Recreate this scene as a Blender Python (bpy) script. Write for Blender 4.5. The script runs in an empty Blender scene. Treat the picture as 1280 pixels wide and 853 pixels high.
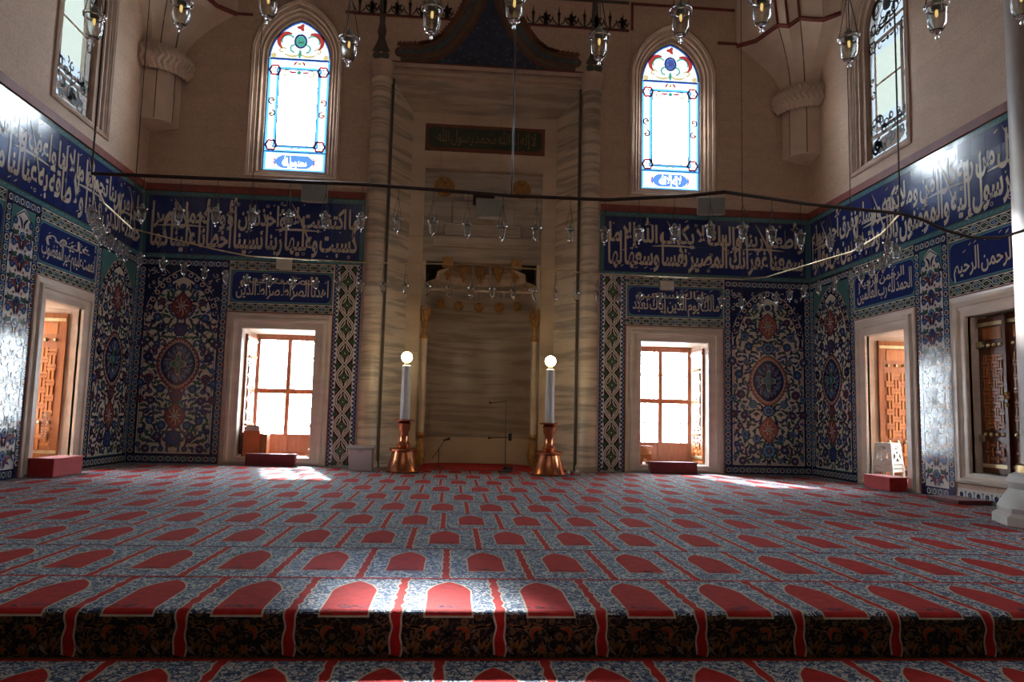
import bpy, bmesh, math, random
from mathutils import Vector, Matrix
from math import sin, cos, pi, sqrt, atan2
S = bpy.context.scene
C = S.collection
rnd = random.Random(7)

# ------------------------------------------------------------------ camera
cam_d = bpy.data.cameras.new('camera'); cam = bpy.data.objects.new('camera', cam_d); C.objects.link(cam)
F_PX, YAW, PITCH, ROLL, EYE = 939.4, .0772, .1005, .0246, 1.134
cam_d.sensor_width = 36; cam_d.sensor_fit = 'HORIZONTAL'; cam_d.lens = F_PX / 1280 * 36
cam_d.clip_start = .05; cam_d.clip_end = 300
def cam_axis(x, y, z):
    x, z = x*cos(ROLL) - z*sin(ROLL), x*sin(ROLL) + z*cos(ROLL)
    y, z = y*cos(PITCH) - z*sin(PITCH), y*sin(PITCH) + z*cos(PITCH)
    x, y = x*cos(YAW) + y*sin(YAW), -x*sin(YAW) + y*cos(YAW)
    return Vector((x, y, z))
r_, u_, b_ = cam_axis(1, 0, 0), cam_axis(0, 0, 1), -cam_axis(0, 1, 0)
cam.matrix_world = Matrix(((r_.x, u_.x, b_.x, 0), (r_.y, u_.y, b_.y, 0), (r_.z, u_.z, b_.z, EYE), (0, 0, 0, 1)))
S.camera = cam

# ------------------------------------------------------------------ room dimensions (metres)
D, XL, XR = 16.33, -6.72, 8.04          # back wall, side walls
CX = .58                                 # axis of the prayer niche
TH = 1.3                                 # wall thickness
YE = 8.95                                # the side walls of the apse end here
STEP_Y, LOW = 4.5, -.26                  # platform edge and lower floor

# ------------------------------------------------------------------ daylight and added fill lamps
W = bpy.data.worlds.new('daylight'); S.world = W; W.use_nodes = True
bg = W.node_tree.nodes['Background']; bg.inputs[0].default_value = (.80, .90, 1, 1); bg.inputs[1].default_value = 29.0
sun_d = bpy.data.lights.new('sun', 'SUN'); sun = bpy.data.objects.new('sun', sun_d); C.objects.link(sun)
sun.rotation_euler = Vector((.30, -1, -.62)).to_track_quat('-Z', 'Y').to_euler(); sun.location = (-5, 30, 15)
sun_d.energy = 27; sun_d.angle = .05; sun_d.color = (.92, .96, 1)
def portal(name, loc, direction, sx, sy):
    d = bpy.data.lights.new(name, 'AREA'); d.shape = 'RECTANGLE'; d.size = sx; d.size_y = sy
    d.cycles.is_portal = True
    o = bpy.data.objects.new(name, d); C.objects.link(o); o.location = loc
    o.rotation_euler = Vector(direction).to_track_quat('-Z', 'Z').to_euler()
for x in (-3.72, 4.9):
    portal('portal', (x, D + TH + .15, 1.6), (0, -1, 0), 1.7, 2.9)
    portal('portal', (x, D + TH + .15, 8.2), (0, -1, 0), 1.6, 3.9)
for sx, X in ((1, XL - TH - .15), (-1, XR + TH + .15)):
    portal('portal', (X, 13.38, 1.6), (sx, 0, 0), 1.5, 2.9)
    portal('portal', (X, 13.25, 8.2), (sx, 0, 0), 1.6, 3.9)
def area(name, loc, direction, sx, sy, e, col):
    d = bpy.data.lights.new(name, 'AREA'); d.shape = 'RECTANGLE'; d.size = sx; d.size_y = sy; d.energy = e; d.color = col
    o = bpy.data.objects.new(name, d); C.objects.link(o); o.location = loc
    o.rotation_euler = Vector(direction).to_track_quat('-Z', 'Z').to_euler()
area('hall_fill_light', (15.5, 6.8, 7.5), (-1, 0, -.7), 3.0, 6, 420, (.84, .92, 1))  # added fill lamp brightening the right-hand carpet; no window is built there
area('hall_fill_light', (-14.5, 6.0, 6), (1, .1, -.3), 4, 6, 50, (1, .94, .86))  # added weak fill lamp on the left, without a window behind it
area('rear_fill_light', (.6, -6, 13.0), (0, .75, -.6), 12, 5, 75, (1, .90, .78))  # added soft fill lamp high behind the camera; no dome is modelled

S.view_settings.view_transform = 'Standard'; S.view_settings.look = 'None'
S.view_settings.gamma = 1; S.view_settings.use_curve_mapping = False
S.view_settings.exposure = 0.86
S.cycles.use_denoising = True
S.cycles.max_bounces = 10; S.cycles.transparent_max_bounces = 16; S.cycles.sample_clamp_indirect = 6
S.cycles.caustics_reflective = False; S.cycles.caustics_refractive = False

# ------------------------------------------------------------------ materials
MATS = {}
def srgb(r, g, b):
    f = lambda c: (c/255/12.92 if c/255 <= .04045 else ((c/255 + .055)/1.055)**2.4)
    return (f(r), f(g), f(b))
def new_mat(name):
    m = bpy.data.materials.new(name); m.use_nodes = True
    nt = m.node_tree; p = nt.nodes['Principled BSDF']
    MATS[name] = m
    return m, nt, p
def N(nt, typ, **kw):
    n = nt.nodes.new(typ)
    for k, v in kw.items(): setattr(n, k, v)
    return n
def pm(name, col, col2=None, scale=4, rough=.55, metal=0, bump=0, bscale=None, detail=4, stretch=(1, 1, 1), spec=.5, sheen=0):
    """principled material, its colour a soft noise between two tones"""
    m, nt, p = new_mat(name)
    p.inputs['Roughness'].default_value = rough; p.inputs['Metallic'].default_value = metal
    p.inputs['Specular IOR Level'].default_value = spec
    if sheen: p.inputs['Sheen Weight'].default_value = sheen
    col2 = col2 or tuple(c*.8 for c in col)
    tc = N(nt, 'ShaderNodeTexCoord'); mp = N(nt, 'ShaderNodeMapping'); mp.inputs['Scale'].default_value = stretch
    nt.links.new(tc.outputs['Object'], mp.inputs[0])
    no = N(nt, 'ShaderNodeTexNoise'); no.inputs['Scale'].default_value = scale; no.inputs['Detail'].default_value = detail
    nt.links.new(mp.outputs[0], no.inputs['Vector'])
    mx = N(nt, 'ShaderNodeMix', data_type='RGBA'); mx.inputs[6].default_value = (*col, 1); mx.inputs[7].default_value = (*col2, 1)
    cr = N(nt, 'ShaderNodeMapRange'); cr.inputs[1].default_value = .35; cr.inputs[2].default_value = .65
    nt.links.new(no.outputs[0], cr.inputs[0]); nt.links.new(cr.outputs[0], mx.inputs[0]); nt.links.new(mx.outputs[2], p.inputs['Base Color'])
    if bump:
        bn = N(nt, 'ShaderNodeTexNoise'); bn.inputs['Scale'].default_value = bscale or scale*6; bn.inputs['Detail'].default_value = 5
        nt.links.new(mp.outputs[0], bn.inputs['Vector'])
        b = N(nt, 'ShaderNodeBump'); b.inputs['Strength'].default_value = bump; b.inputs['Distance'].default_value = .02
        nt.links.new(bn.outputs[0], b.inputs['Height']); nt.links.new(b.outputs[0], p.inputs['Normal'])
    return m
def glaze(name, col, col2=None, rough=.16, tilt=.03):
    """glazed tile: small colour drift, every tile (0.29 m of the panel's own coordinates) set at its own slight angle"""
    m, nt, p = new_mat(name)
    p.inputs['Roughness'].default_value = rough; p.inputs['Specular IOR Level'].default_value = .5
    uv = N(nt, 'ShaderNodeUVMap')
    no = N(nt, 'ShaderNodeTexNoise'); no.inputs['Scale'].default_value = 9; no.inputs['Detail'].default_value = 3
    nt.links.new(uv.outputs[0], no.inputs['Vector'])
    mx = N(nt, 'ShaderNodeMix', data_type='RGBA'); mx.inputs[6].default_value = (*col, 1); mx.inputs[7].default_value = (*(col2 or tuple(c*.7 for c in col)), 1)
    nt.links.new(no.outputs[0], mx.inputs[0]); nt.links.new(mx.outputs[2], p.inputs['Base Color'])
    dv = N(nt, 'ShaderNodeVectorMath', operation='SCALE'); dv.inputs['Scale'].default_value = 1/.29
    fl = N(nt, 'ShaderNodeVectorMath', operation='FLOOR'); wn = N(nt, 'ShaderNodeTexWhiteNoise', noise_dimensions='3D')
    sb = N(nt, 'ShaderNodeVectorMath', operation='SUBTRACT'); sb.inputs[1].default_value = (.5, .5, .5)
    sc = N(nt, 'ShaderNodeVectorMath', operation='SCALE'); sc.inputs['Scale'].default_value = tilt
    ge = N(nt, 'ShaderNodeNewGeometry'); ad = N(nt, 'ShaderNodeVectorMath', operation='ADD')
    nm = N(nt, 'ShaderNodeVectorMath', operation='NORMALIZE')
    n2 = N(nt, 'ShaderNodeTexNoise'); n2.inputs['Scale'].default_value = 40; n2.inputs['Detail'].default_value = 3
    nt.links.new(uv.outputs[0], n2.inputs['Vector'])
    bp = N(nt, 'ShaderNodeBump'); bp.inputs['Strength'].default_value = .12; bp.inputs['Distance'].default_value = .004
    L = nt.links.new
    L(uv.outputs[0], dv.inputs[0]); L(dv.outputs[0], fl.inputs[0]); L(fl.outputs[0], wn.inputs[0]); L(wn.outputs['Color'], sb.inputs[0])
    L(sb.outputs[0], sc.inputs[0]); L(ge.outputs['Normal'], ad.inputs[0]); L(sc.outputs[0], ad.inputs[1]); L(ad.outputs[0], nm.inputs[0])
    L(n2.outputs[0], bp.inputs['Height']); L(nm.outputs[0], bp.inputs['Normal']); L(bp.outputs[0], p.inputs['Normal'])
    return m
glaze('t_cream', (.62, .58, .48), (.52, .48, .40)); glaze('t_navy', (.014, .022, .095), (.010, .014, .05))
glaze('t_blue', (.035, .085, .27), (.025, .05, .17)); glaze('t_sky', (.14, .27, .42), (.08, .19, .33))
glaze('t_teal', (.05, .15, .16), (.08, .19, .19)); glaze('t_green', (.018, .105, .07), (.015, .07, .05))
glaze('t_red', (.20, .055, .045), (.14, .035, .035)); glaze('t_orange', (.36, .14, .085), (.28, .10, .06)); glaze('t_purple', (.085, .045, .085), (.06, .04, .1))
glaze('t_leaf', (.07, .17, .10), (.05, .12, .07)); glaze('t_olive', (.08, .12, .075), (.05, .09, .05)); glaze('t_brown', (.055, .035, .03), (.04, .02, .03))
glaze('t_band', (.016, .032, .16), (.012, .020, .10), rough=.14, tilt=.0)
glaze('t_letter', (.58, .52, .42), (.50, .45, .36), rough=.2)
glaze('t_white', (.68, .66, .62), (.6, .59, .57))
def veined(name, a, b, scale=3.0, dist=3, rough=.35, tone=None):
    """marble banded horizontally, the bands thin, uneven and waving"""
    m, nt, p = new_mat(name); p.inputs['Roughness'].default_value = rough
    tc = N(nt, 'ShaderNodeTexCoord'); L = nt.links.new
    def noise(sc, scale, detail, rgh=.6):
        mp = N(nt, 'ShaderNodeMapping'); mp.inputs['Scale'].default_value = sc; n = N(nt, 'ShaderNodeTexNoise'); n.inputs['Scale'].default_value = scale; n.inputs['Detail'].default_value = detail; n.inputs['Roughness'].default_value = rgh
        L(tc.outputs['Object'], mp.inputs[0]); L(mp.outputs[0], n.inputs['Vector']); return n, mp
    n1, mp1 = noise((.07, .07, 1), scale*2.0, 4, .6); n2, _ = noise((.5, .5, 1), .9, 3); n3, _ = noise((.25, .25, .8), 1.5, 2)
    # the bands wander up and down
    ad = N(nt, 'ShaderNodeVectorMath', operation='ADD'); sc = N(nt, 'ShaderNodeVectorMath', operation='SCALE'); sc.inputs['Scale'].default_value = .12*dist/3
    L(n3.outputs['Color'], sc.inputs[0]); L(mp1.outputs[0], ad.inputs[0]); L(sc.outputs[0], ad.inputs[1]); L(ad.outputs[0], n1.inputs['Vector'])
    cr = N(nt, 'ShaderNodeValToRGB'); e = cr.color_ramp.elements; e[0].position = .42; e[0].color = (*b, 1); e[1].position = .55; e[1].color = (*a, 1); k = e.new(.48); k.color = (*[(x*.5 + y*.5) for x, y in zip(a, b)], 1)
    m2 = N(nt, 'ShaderNodeMix', data_type='RGBA', blend_type='MULTIPLY'); m2.inputs[0].default_value = .7
    c2 = N(nt, 'ShaderNodeValToRGB'); c2.color_ramp.elements[0].position = .35; c2.color_ramp.elements[0].color = (.68, .62, .58, 1); c2.color_ramp.elements[1].position = .62; c2.color_ramp.elements[1].color = (1, 1, 1, 1)
    L(n1.outputs[0], cr.inputs[0]); L(n2.outputs[0], c2.inputs[0]); L(cr.outputs[0], m2.inputs[6]); L(c2.outputs[0], m2.inputs[7]); L(m2.outputs[2], p.inputs['Base Color'])
    return m
veined('marble_band', (.64, .52, .40), (.36, .30, .235), 4.2, 3.4)
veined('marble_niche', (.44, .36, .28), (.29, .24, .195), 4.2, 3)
veined('marble_pale', (.60, .46, .33), (.48, .37, .27), .5, 3)
def wall_stone(name, a, b):
    """smooth limestone with faint courses"""
    m, nt, p = new_mat(name); p.inputs['Roughness'].default_value = .75
    tc = N(nt, 'ShaderNodeTexCoord'); sx = N(nt, 'ShaderNodeSeparateXYZ'); ad = N(nt, 'ShaderNodeMath', operation='ADD'); cb = N(nt, 'ShaderNodeCombineXYZ')
    br = N(nt, 'ShaderNodeTexBrick'); br.inputs['Scale'].default_value = 1; br.inputs['Brick Width'].default_value = 1.35; br.inputs['Row Height'].default_value = .62
    br.inputs['Mortar Size'].default_value = .008; br.inputs['Mortar Smooth'].default_value = .6
    br.inputs['Color1'].default_value = (*a, 1); br.inputs['Color2'].default_value = (*[c*.93 for c in a], 1); br.inputs['Mortar'].default_value = (*[c*.8 for c in a], 1)
    no = N(nt, 'ShaderNodeTexNoise'); no.inputs['Scale'].default_value = 1.6; no.inputs['Detail'].default_value = 9; no.inputs['Roughness'].default_value = .7
    n2 = N(nt, 'ShaderNodeTexNoise'); n2.inputs['Scale'].default_value = 26; n2.inputs['Detail'].default_value = 4
    mp = N(nt, 'ShaderNodeMapping'); mp.inputs['Scale'].default_value = (1, 1, 2.2)
    mx = N(nt, 'ShaderNodeMix', data_type='RGBA'); mx.inputs[7].default_value = (*b, 1)
    mr = N(nt, 'ShaderNodeMapRange'); mr.inputs[1].default_value = .4; mr.inputs[2].default_value = .75
    m2 = N(nt, 'ShaderNodeMix', data_type='RGBA', blend_type='MULTIPLY'); m2.inputs[0].default_value = .45
    bp = N(nt, 'ShaderNodeBump'); bp.inputs['Strength'].default_value = .25; bp.inputs['Distance'].default_value = .02
    L = nt.links.new
    L(tc.outputs['Object'], sx.inputs[0]); L(sx.outputs[0], ad.inputs[0]); L(sx.outputs[1], ad.inputs[1]); L(ad.outputs[0], cb.inputs[0]); L(sx.outputs[2], cb.inputs[1])
    L(cb.outputs[0], br.inputs['Vector']); L(tc.outputs['Object'], mp.inputs[0]); L(mp.outputs[0], no.inputs['Vector']); L(tc.outputs['Object'], n2.inputs['Vector'])
    L(br.outputs['Color'], mx.inputs[6]); L(no.outputs[0], mr.inputs[0]); L(mr.outputs[0], mx.inputs[0])
    L(mx.outputs[2], m2.inputs[6]); L(n2.outputs['Fac'], m2.inputs[7]); L(m2.outputs[2], p.inputs['Base Color'])
    L(n2.outputs[0], bp.inputs['Height']); L(bp.outputs[0], p.inputs['Normal'])
    return m
wall_stone('stone', (.76, .55, .41), (.60, .43, .315))
pm('stone_pale', (.66, .53, .43), (.57, .45, .355), 2.5, .7, bump=.15)
pm('stone_frame', (.52, .385, .295), (.41, .30, .23), 3, .65, bump=.1)
pm('marble_frame', (.66, .56, .47), (.55, .46, .39), 1.6, .35, stretch=(1, 1, 3))
pm('column_stone', (.30, .225, .185), (.25, .185, .15), 2, .5); pm('marble_white', (.68, .66, .62), (.58, .55, .52), 2, .3, stretch=(1, 1, 2))
pm('red_paint', (.22, .045, .03), (.16, .03, .02), 6, .6); pm('red_line', (.20, .03, .02), (.14, .02, .015), 6, .6)
pm('wood_orange', (.36, .115, .025), (.24, .065, .012), 3, .38, stretch=(8, 8, .8), bump=.08)
pm('wood_light', (.46, .17, .04), (.36, .11, .022), 4, .36, stretch=(8, 8, .8))
pm('wood_dark', (.11, .028, .010), (.06, .014, .006), 3, .3, stretch=(8, 8, .8), bump=.08)
pm('wood_window', (.38, .17, .10), (.30, .12, .07), 3, .45, stretch=(6, 6, .8), bump=.05)
pm('brass', (.62, .45, .20), (.45, .30, .12), 6, .3, 1); pm('brass_pale', (.66, .56, .36), (.5, .4, .22), 6, .35, 1)
pm('copper', (.62, .25, .12), (.48, .16, .08), 5, .24, 1, bump=.04); pm('gilt', (.42, .22, .06), (.24, .11, .03), 14, .5, .25, bump=.5)
pm('candle_wax', (.60, .57, .52), (.52, .49, .45), 3, .5); pm('black_metal', (.012, .011, .011), (.02, .018, .017), 8, .45)
pm('wire', (.05, .035, .028), (.03, .02, .018), 8, .5, .5); pm('silver', (.72, .72, .72), (.5, .5, .5), 8, .18, 1)
pm('plastic_white', (.62, .58, .50), (.52, .48, .41), 3, .5); pm('box_white', (.55, .45, .42), (.46, .37, .35), 2, .5)
pm('plastic_grey', (.40, .40, .38), (.34, .34, .32), 3, .45); pm('mesh_grey', (.22, .24, .23), (.17, .19, .18), 30, .6)
pm('red_cloth', (.42, .012, .014), (.32, .008, .010), 9, .85, bump=.3, bscale=120, sheen=.3); pm('maroon_cloth', (.17, .012, .022), (.11, .01, .015), 9, .85, bump=.3, bscale=120, sheen=.3)
pm('book_orange', (.62, .16, .05), (.50, .11, .03), 4, .5); pm('book_red', (.45, .05, .03), (.3, .03, .02), 4, .5); pm('book_dark', (.04, .05, .06), (.02, .03, .04), 4, .5); pm('paper', (.7, .64, .52), (.6, .54, .42), 5, .7)
pm('dark_gap', (.03, .026, .022), (.02, .018, .016), 4, .8); pm('ground_pale', (.45, .45, .43), (.38, .39, .36), .6, .9)
pm('paint_blue', (.035, .05, .10), (.025, .032, .06), 7, .7); pm('paint_rust', (.17, .055, .025), (.12, .04, .02), 5, .7); pm('paint_ochre', (.20, .12, .05), (.14, .08, .04), 5, .7)
pm('paint_slate', (.09, .115, .115), (.06, .08, .085), 6, .7); pm('paint_black', (.03, .022, .018), (.045, .03, .025), 6, .75); pm('paint_brown', (.11, .085, .068), (.07, .055, .045), 4, .75)
pm('paint_green', (.030, .045, .020), (.02, .032, .016), 6, .65); pm('plaster', (.5, .45, .38), (.42, .37, .31), 1, .8)
# carpet wool
def wool(name, col, col2):
    return pm(name, col, col2, 14, .95, bump=.4, bscale=150, spec=.12, sheen=.03)
wool('wool_red', (.42, .020, .016), (.30, .012, .010)); wool('wool_cream', (.52, .45, .34), (.42, .36, .27)); wool('wool_gold', (.20, .10, .030), (.13, .06, .02))
wool('wool_plum', (.075, .022, .05), (.14, .02, .03)); wool('wool_blue', (.03, .055, .14), (.04, .08, .18)); wool('wool_grey', (.2, .17, .14), (.14, .11, .09))
def carpet_field(name, dark, mid, light, dot, cell=17, sheen=.13):
    """dense small flowers and curls woven on a dark ground"""
    m, nt, p = new_mat(name); p.inputs['Roughness'].default_value = .85; p.inputs['Specular IOR Level'].default_value = .2; p.inputs['Sheen Weight'].default_value = sheen; p.inputs['Sheen Tint'].default_value = (.75, .87, 1, 1)
    L = nt.links.new
    tc = N(nt, 'ShaderNodeTexCoord')
    n1 = N(nt, 'ShaderNodeTexNoise'); n1.inputs['Scale'].default_value = cell*.9; n1.inputs['Detail'].default_value = 1.0; n1.inputs['Distortion'].default_value = 1.6
    s1 = N(nt, 'ShaderNodeMath', operation='SUBTRACT'); s1.inputs[1].default_value = .5
    a1 = N(nt, 'ShaderNodeMath', operation='ABSOLUTE'); c1 = N(nt, 'ShaderNodeMath', operation='LESS_THAN'); c1.inputs[1].default_value = .035
    v = N(nt, 'ShaderNodeTexVoronoi', feature='F1'); v.inputs['Scale'].default_value = cell; v.inputs['Randomness'].default_value = .8
    f1 = N(nt, 'ShaderNodeMath', operation='LESS_THAN'); f1.inputs[1].default_value = .34
    f2 = N(nt, 'ShaderNodeMath', operation='LESS_THAN'); f2.inputs[1].default_value = .15
    f0 = N(nt, 'ShaderNodeMath', operation='LESS_THAN'); f0.inputs[1].default_value = .42
    n2 = N(nt, 'ShaderNodeTexNoise'); n2.inputs['Scale'].default_value = cell*2.6; n2.inputs['Detail'].default_value = 1
    g2 = N(nt, 'ShaderNodeMath', operation='GREATER_THAN'); g2.inputs[1].default_value = .57
    mixes = []
    def mix(fac, a, b):
        k = N(nt, 'ShaderNodeMix', data_type='RGBA'); L(fac, k.inputs[0])
        if isinstance(a, tuple): k.inputs[6].default_value = (*a, 1)
        else: L(a, k.inputs[6])
        if isinstance(b, tuple): k.inputs[7].default_value = (*b, 1)
        else: L(b, k.inputs[7])
        return k.outputs[2]
    for n in (n1, v, n2): L(tc.outputs['Object'], n.inputs['Vector'])
    L(n1.outputs[0], s1.inputs[0]); L(s1.outputs[0], a1.inputs[0]); L(a1.outputs[0], c1.inputs[0])
    for f in (f0, f1, f2): L(v.outputs['Distance'], f.inputs[0])
    L(n2.outputs[0], g2.inputs[0])
    o = mix(g2.outputs[0], dark, mid); o = mix(c1.outputs[0], o, light); o = mix(f0.outputs[0], o, dark)
    fl = mix(g2.outputs[0], light, tuple(c*.8 for c in light))
    o = mix(f1.outputs[0], o, fl); o = mix(f2.outputs[0], o, dot)
    L(o, p.inputs['Base Color'])
    bn = N(nt, 'ShaderNodeTexNoise'); bn.inputs['Scale'].default_value = 150; L(tc.outputs['Object'], bn.inputs['Vector'])
    b = N(nt, 'ShaderNodeBump'); b.inputs['Strength'].default_value = .5; b.inputs['Distance'].default_value = .01; L(bn.outputs[0], b.inputs['Height']); L(b.outputs[0], p.inputs['Normal'])
carpet_field('carpet_field', (.014, .026, .075), (.10, .17, .27), (.50, .50, .47), (.34, .05, .04))
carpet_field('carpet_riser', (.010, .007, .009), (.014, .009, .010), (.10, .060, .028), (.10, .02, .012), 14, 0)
def glassy(name, col, frost=.0):
    """thin window glass: tinted light passes, with a glossy surface"""
    m = bpy.data.materials.new(name); m.use_nodes = True; nt = m.node_tree; nt.nodes.clear(); MATS[name] = m
    out = N(nt, 'ShaderNodeOutputMaterial'); t = N(nt, 'ShaderNodeBsdfTransparent'); g = N(nt, 'ShaderNodeBsdfGlossy'); mx = N(nt, 'ShaderNodeMixShader')
    no = N(nt, 'ShaderNodeTexNoise'); no.inputs['Scale'].default_value = 5; mm = N(nt, 'ShaderNodeMix', data_type='RGBA')
    mm.inputs[6].default_value = (*col, 1); mm.inputs[7].default_value = (*[c*.85 for c in col], 1); nt.links.new(no.outputs[0], mm.inputs[0]); nt.links.new(mm.outputs[2], t.inputs[0])
    g.inputs['Roughness'].default_value = .05; mx.inputs[0].default_value = .04
    nt.links.new(t.outputs[0], mx.inputs[1]); nt.links.new(g.outputs[0], mx.inputs[2])
    if frost:
        tr = N(nt, 'ShaderNodeBsdfTranslucent'); nt.links.new(mm.outputs[2], tr.inputs[0]); m2 = N(nt, 'ShaderNodeMixShader'); m2.inputs[0].default_value = frost
        nt.links.new(mx.outputs[0], m2.inputs[1]); nt.links.new(tr.outputs[0], m2.inputs[2]); nt.links.new(m2.outputs[0], out.inputs[0])
    else: nt.links.new(mx.outputs[0], out.inputs[0])
    return m
glassy('g_clear', (.96, .98, .98)); glassy('g_white', (.10, .104, .104)); glassy('g_tymp', (.027, .028, .026)); glassy('g_blue', (0.0468, 0.1026, 0.3972)); glassy('g_sky', (0.0624, 0.2184, 0.5296))
glassy('g_red', (0.1617, 0.0119, 0.0119)); glassy('g_yellow', (0.2016, 0.1456, 0.0483)); glassy('g_green', (0.0161, 0.1050, 0.0728)); glassy('g_navy', (0.0084, 0.0119, 0.0728)); glassy('g_deepred', (0.0483, 0.0042, 0.0042))
glassy('g_dull', (0.0196, 0.0208, 0.0173)); glassy('g_tred', (.55, .05, .045)); glassy('g_tgreen', (.10, .42, .32)); glassy('g_tyellow', (.85, .62, .26)); glassy('g_tblue', (.08, .13, .5)); glassy('g_tnavy', (.02, .03, .15)); glassy('g_dull2', (0.0173, 0.0196, 0.0208))
m, nt, p = new_mat('lamp_glass'); p.inputs['Transmission Weight'].default_value = 1; p.inputs['Roughness'].default_value = .02; p.inputs['IOR'].default_value = 1.45; p.inputs['Base Color'].default_value = (.93, .95, .95, 1)
_n = N(nt, 'ShaderNodeTexNoise'); _n.inputs['Scale'].default_value = 60; _b = N(nt, 'ShaderNodeBump'); _b.inputs['Strength'].default_value = .08; nt.links.new(_n.outputs[0], _b.inputs['Height']); nt.links.new(_b.outputs[0], p.inputs['Normal'])
def emit(name, col, s):
    m, nt, p = new_mat(name); p.inputs['Emission Color'].default_value = (*col, 1); p.inputs['Emission Strength'].default_value = s; p.inputs['Base Color'].default_value = (*col, 1)
emit('bulb_glow', (1, .80, .42), 28); emit('filament', (1, .66, .22), .5)
pm('lead', (.02, .018, .016), (.03, .026, .024), 9, .5)

# ------------------------------------------------------------------ mesh helpers
def tag(o, label=None, cat=None, group=None, kind=None):
    if label: o['label'] = label
    if cat: o['category'] = cat
    if group: o['group'] = group
    if kind: o['kind'] = kind
    return o
def link(o, parent=None):
    C.objects.link(o)
    if parent is not None:
        o.parent = parent
    return o
def empty(name, loc=(0, 0, 0), label=None, cat=None, group=None, kind=None, rz=0):
    o = bpy.data.objects.new(name, None); o.empty_display_size = .1; C.objects.link(o); o.location = loc; o.rotation_euler.z = rz
    return tag(o, label, cat, group, kind)
class MB:
    def __init__(s): s.v = []; s.f = []; s.m = []
    def add(s, v, f, mi=0):
        n = len(s.v); s.v += [tuple(p) for p in v]; s.f += [tuple(i + n for i in q) for q in f]; s.m += [mi]*len(f); return s
    def box(s, x0, x1, y0, y1, z0, z1, mi=0):
        v = [(x, y, z) for z in (z0, z1) for y in (y0, y1) for x in (x0, x1)]
        return s.add(v, [(0, 2, 3, 1), (4, 5, 7, 6), (0, 1, 5, 4), (2, 6, 7, 3), (1, 3, 7, 5), (0, 4, 6, 2)], mi)
    def lathe(s, prof, n=16, c=(0, 0, 0), mi=0, cap=True, a0=0, a1=2*pi):
        full = abs(a1 - a0 - 2*pi) < 1e-6; k = n if full else n + 1
        v = []; f = []
        for r, z in prof:
            for i in range(k):
                a = a0 + (a1 - a0)*i/n; v.append((c[0] + r*cos(a), c[1] + r*sin(a), c[2] + z))
        for j in range(len(prof) - 1):
            for i in range(n):
                i2 = (i + 1) % k; f.append((j*k + i, j*k + i2, (j + 1)*k + i2, (j + 1)*k + i))
        if cap and full:
            if prof[0][0] > 1e-4: f.append(tuple(range(k))[::-1])
            if prof[-1][0] > 1e-4: f.append(tuple(range((len(prof) - 1)*k, len(prof)*k)))
        return s.add(v, f, mi)
    def tube(s, path, r, n=6, mi=0, closed=False):
        path = [Vector(p) for p in path]; v = []; f = []; m = len(path)
        for i, p in enumerate(path):
            a = path[i - 1] if (i or closed) else p; b = path[(i + 1) % m] if (i < m - 1 or closed) else p
            t = (b - a); t = t.normalized() if t.length else Vector((0, 0, 1))
            x = t.cross(Vector((0, 0, 1))) if abs(t.z) < .95 else t.cross(Vector((1, 0, 0))); x.normalize(); y = t.cross(x)
            rr = r(i/(m - 1)) if callable(r) else r
            for k in range(n): v.append(p + x*rr*cos(2*pi*k/n) + y*rr*sin(2*pi*k/n))
        for i in range(m if closed else m - 1):
            j = (i + 1) % m
            for k in range(n): f.append((i*n + k, i*n + (k + 1) % n, j*n + (k + 1) % n, j*n + k))
        if not closed: f += [tuple(range(n))[::-1], tuple(range((m - 1)*n, m*n))]
        return s.add(v, f, mi)
    def sphere(s, c, r, n=12, mi=0, sz=1):
        return s.lathe([(max(1e-5, r*sin(pi*i/(n//2 + 1))), -r*sz*cos(pi*i/(n//2 + 1))) for i in range(n//2 + 2)], n, c, mi, cap=False)
    def build(s, name, mats, parent=None, smooth=False, loc=None, bevel=0):
        me = bpy.data.meshes.new(name); me.from_pydata(s.v, [], s.f); 
        for k in (mats if isinstance(mats, (list, tuple)) else [mats]): me.materials.append(MATS[k])
        me.polygons.foreach_set('material_index', s.m); me.update()
        if smooth: me.shade_smooth(); me.set_sharp_from_angle(angle=.6)
        o = link(bpy.data.objects.new(name, me), parent)
        if loc: o.location = loc
        if bevel:
            b = o.modifiers.new('bevel', 'BEVEL'); b.width = bevel; b.segments = 2; b.limit_method = 'ANGLE'
        return o
def mesh_copy(src, parent=None, loc=None, rot=None, label=None, group=None):
    o = src.copy(); C.objects.link(o); o.parent = parent
    if loc is not None: o.location = loc
    if rot is not None: o.rotation_euler = rot
    if label: o['label'] = label
    if group: o['group'] = group
    return o
def copy_tree(o, parent=None):
    c = o.copy(); C.objects.link(c); c.parent = parent
    for ch in list(o.children): copy_tree(ch, c)
    return c
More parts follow.
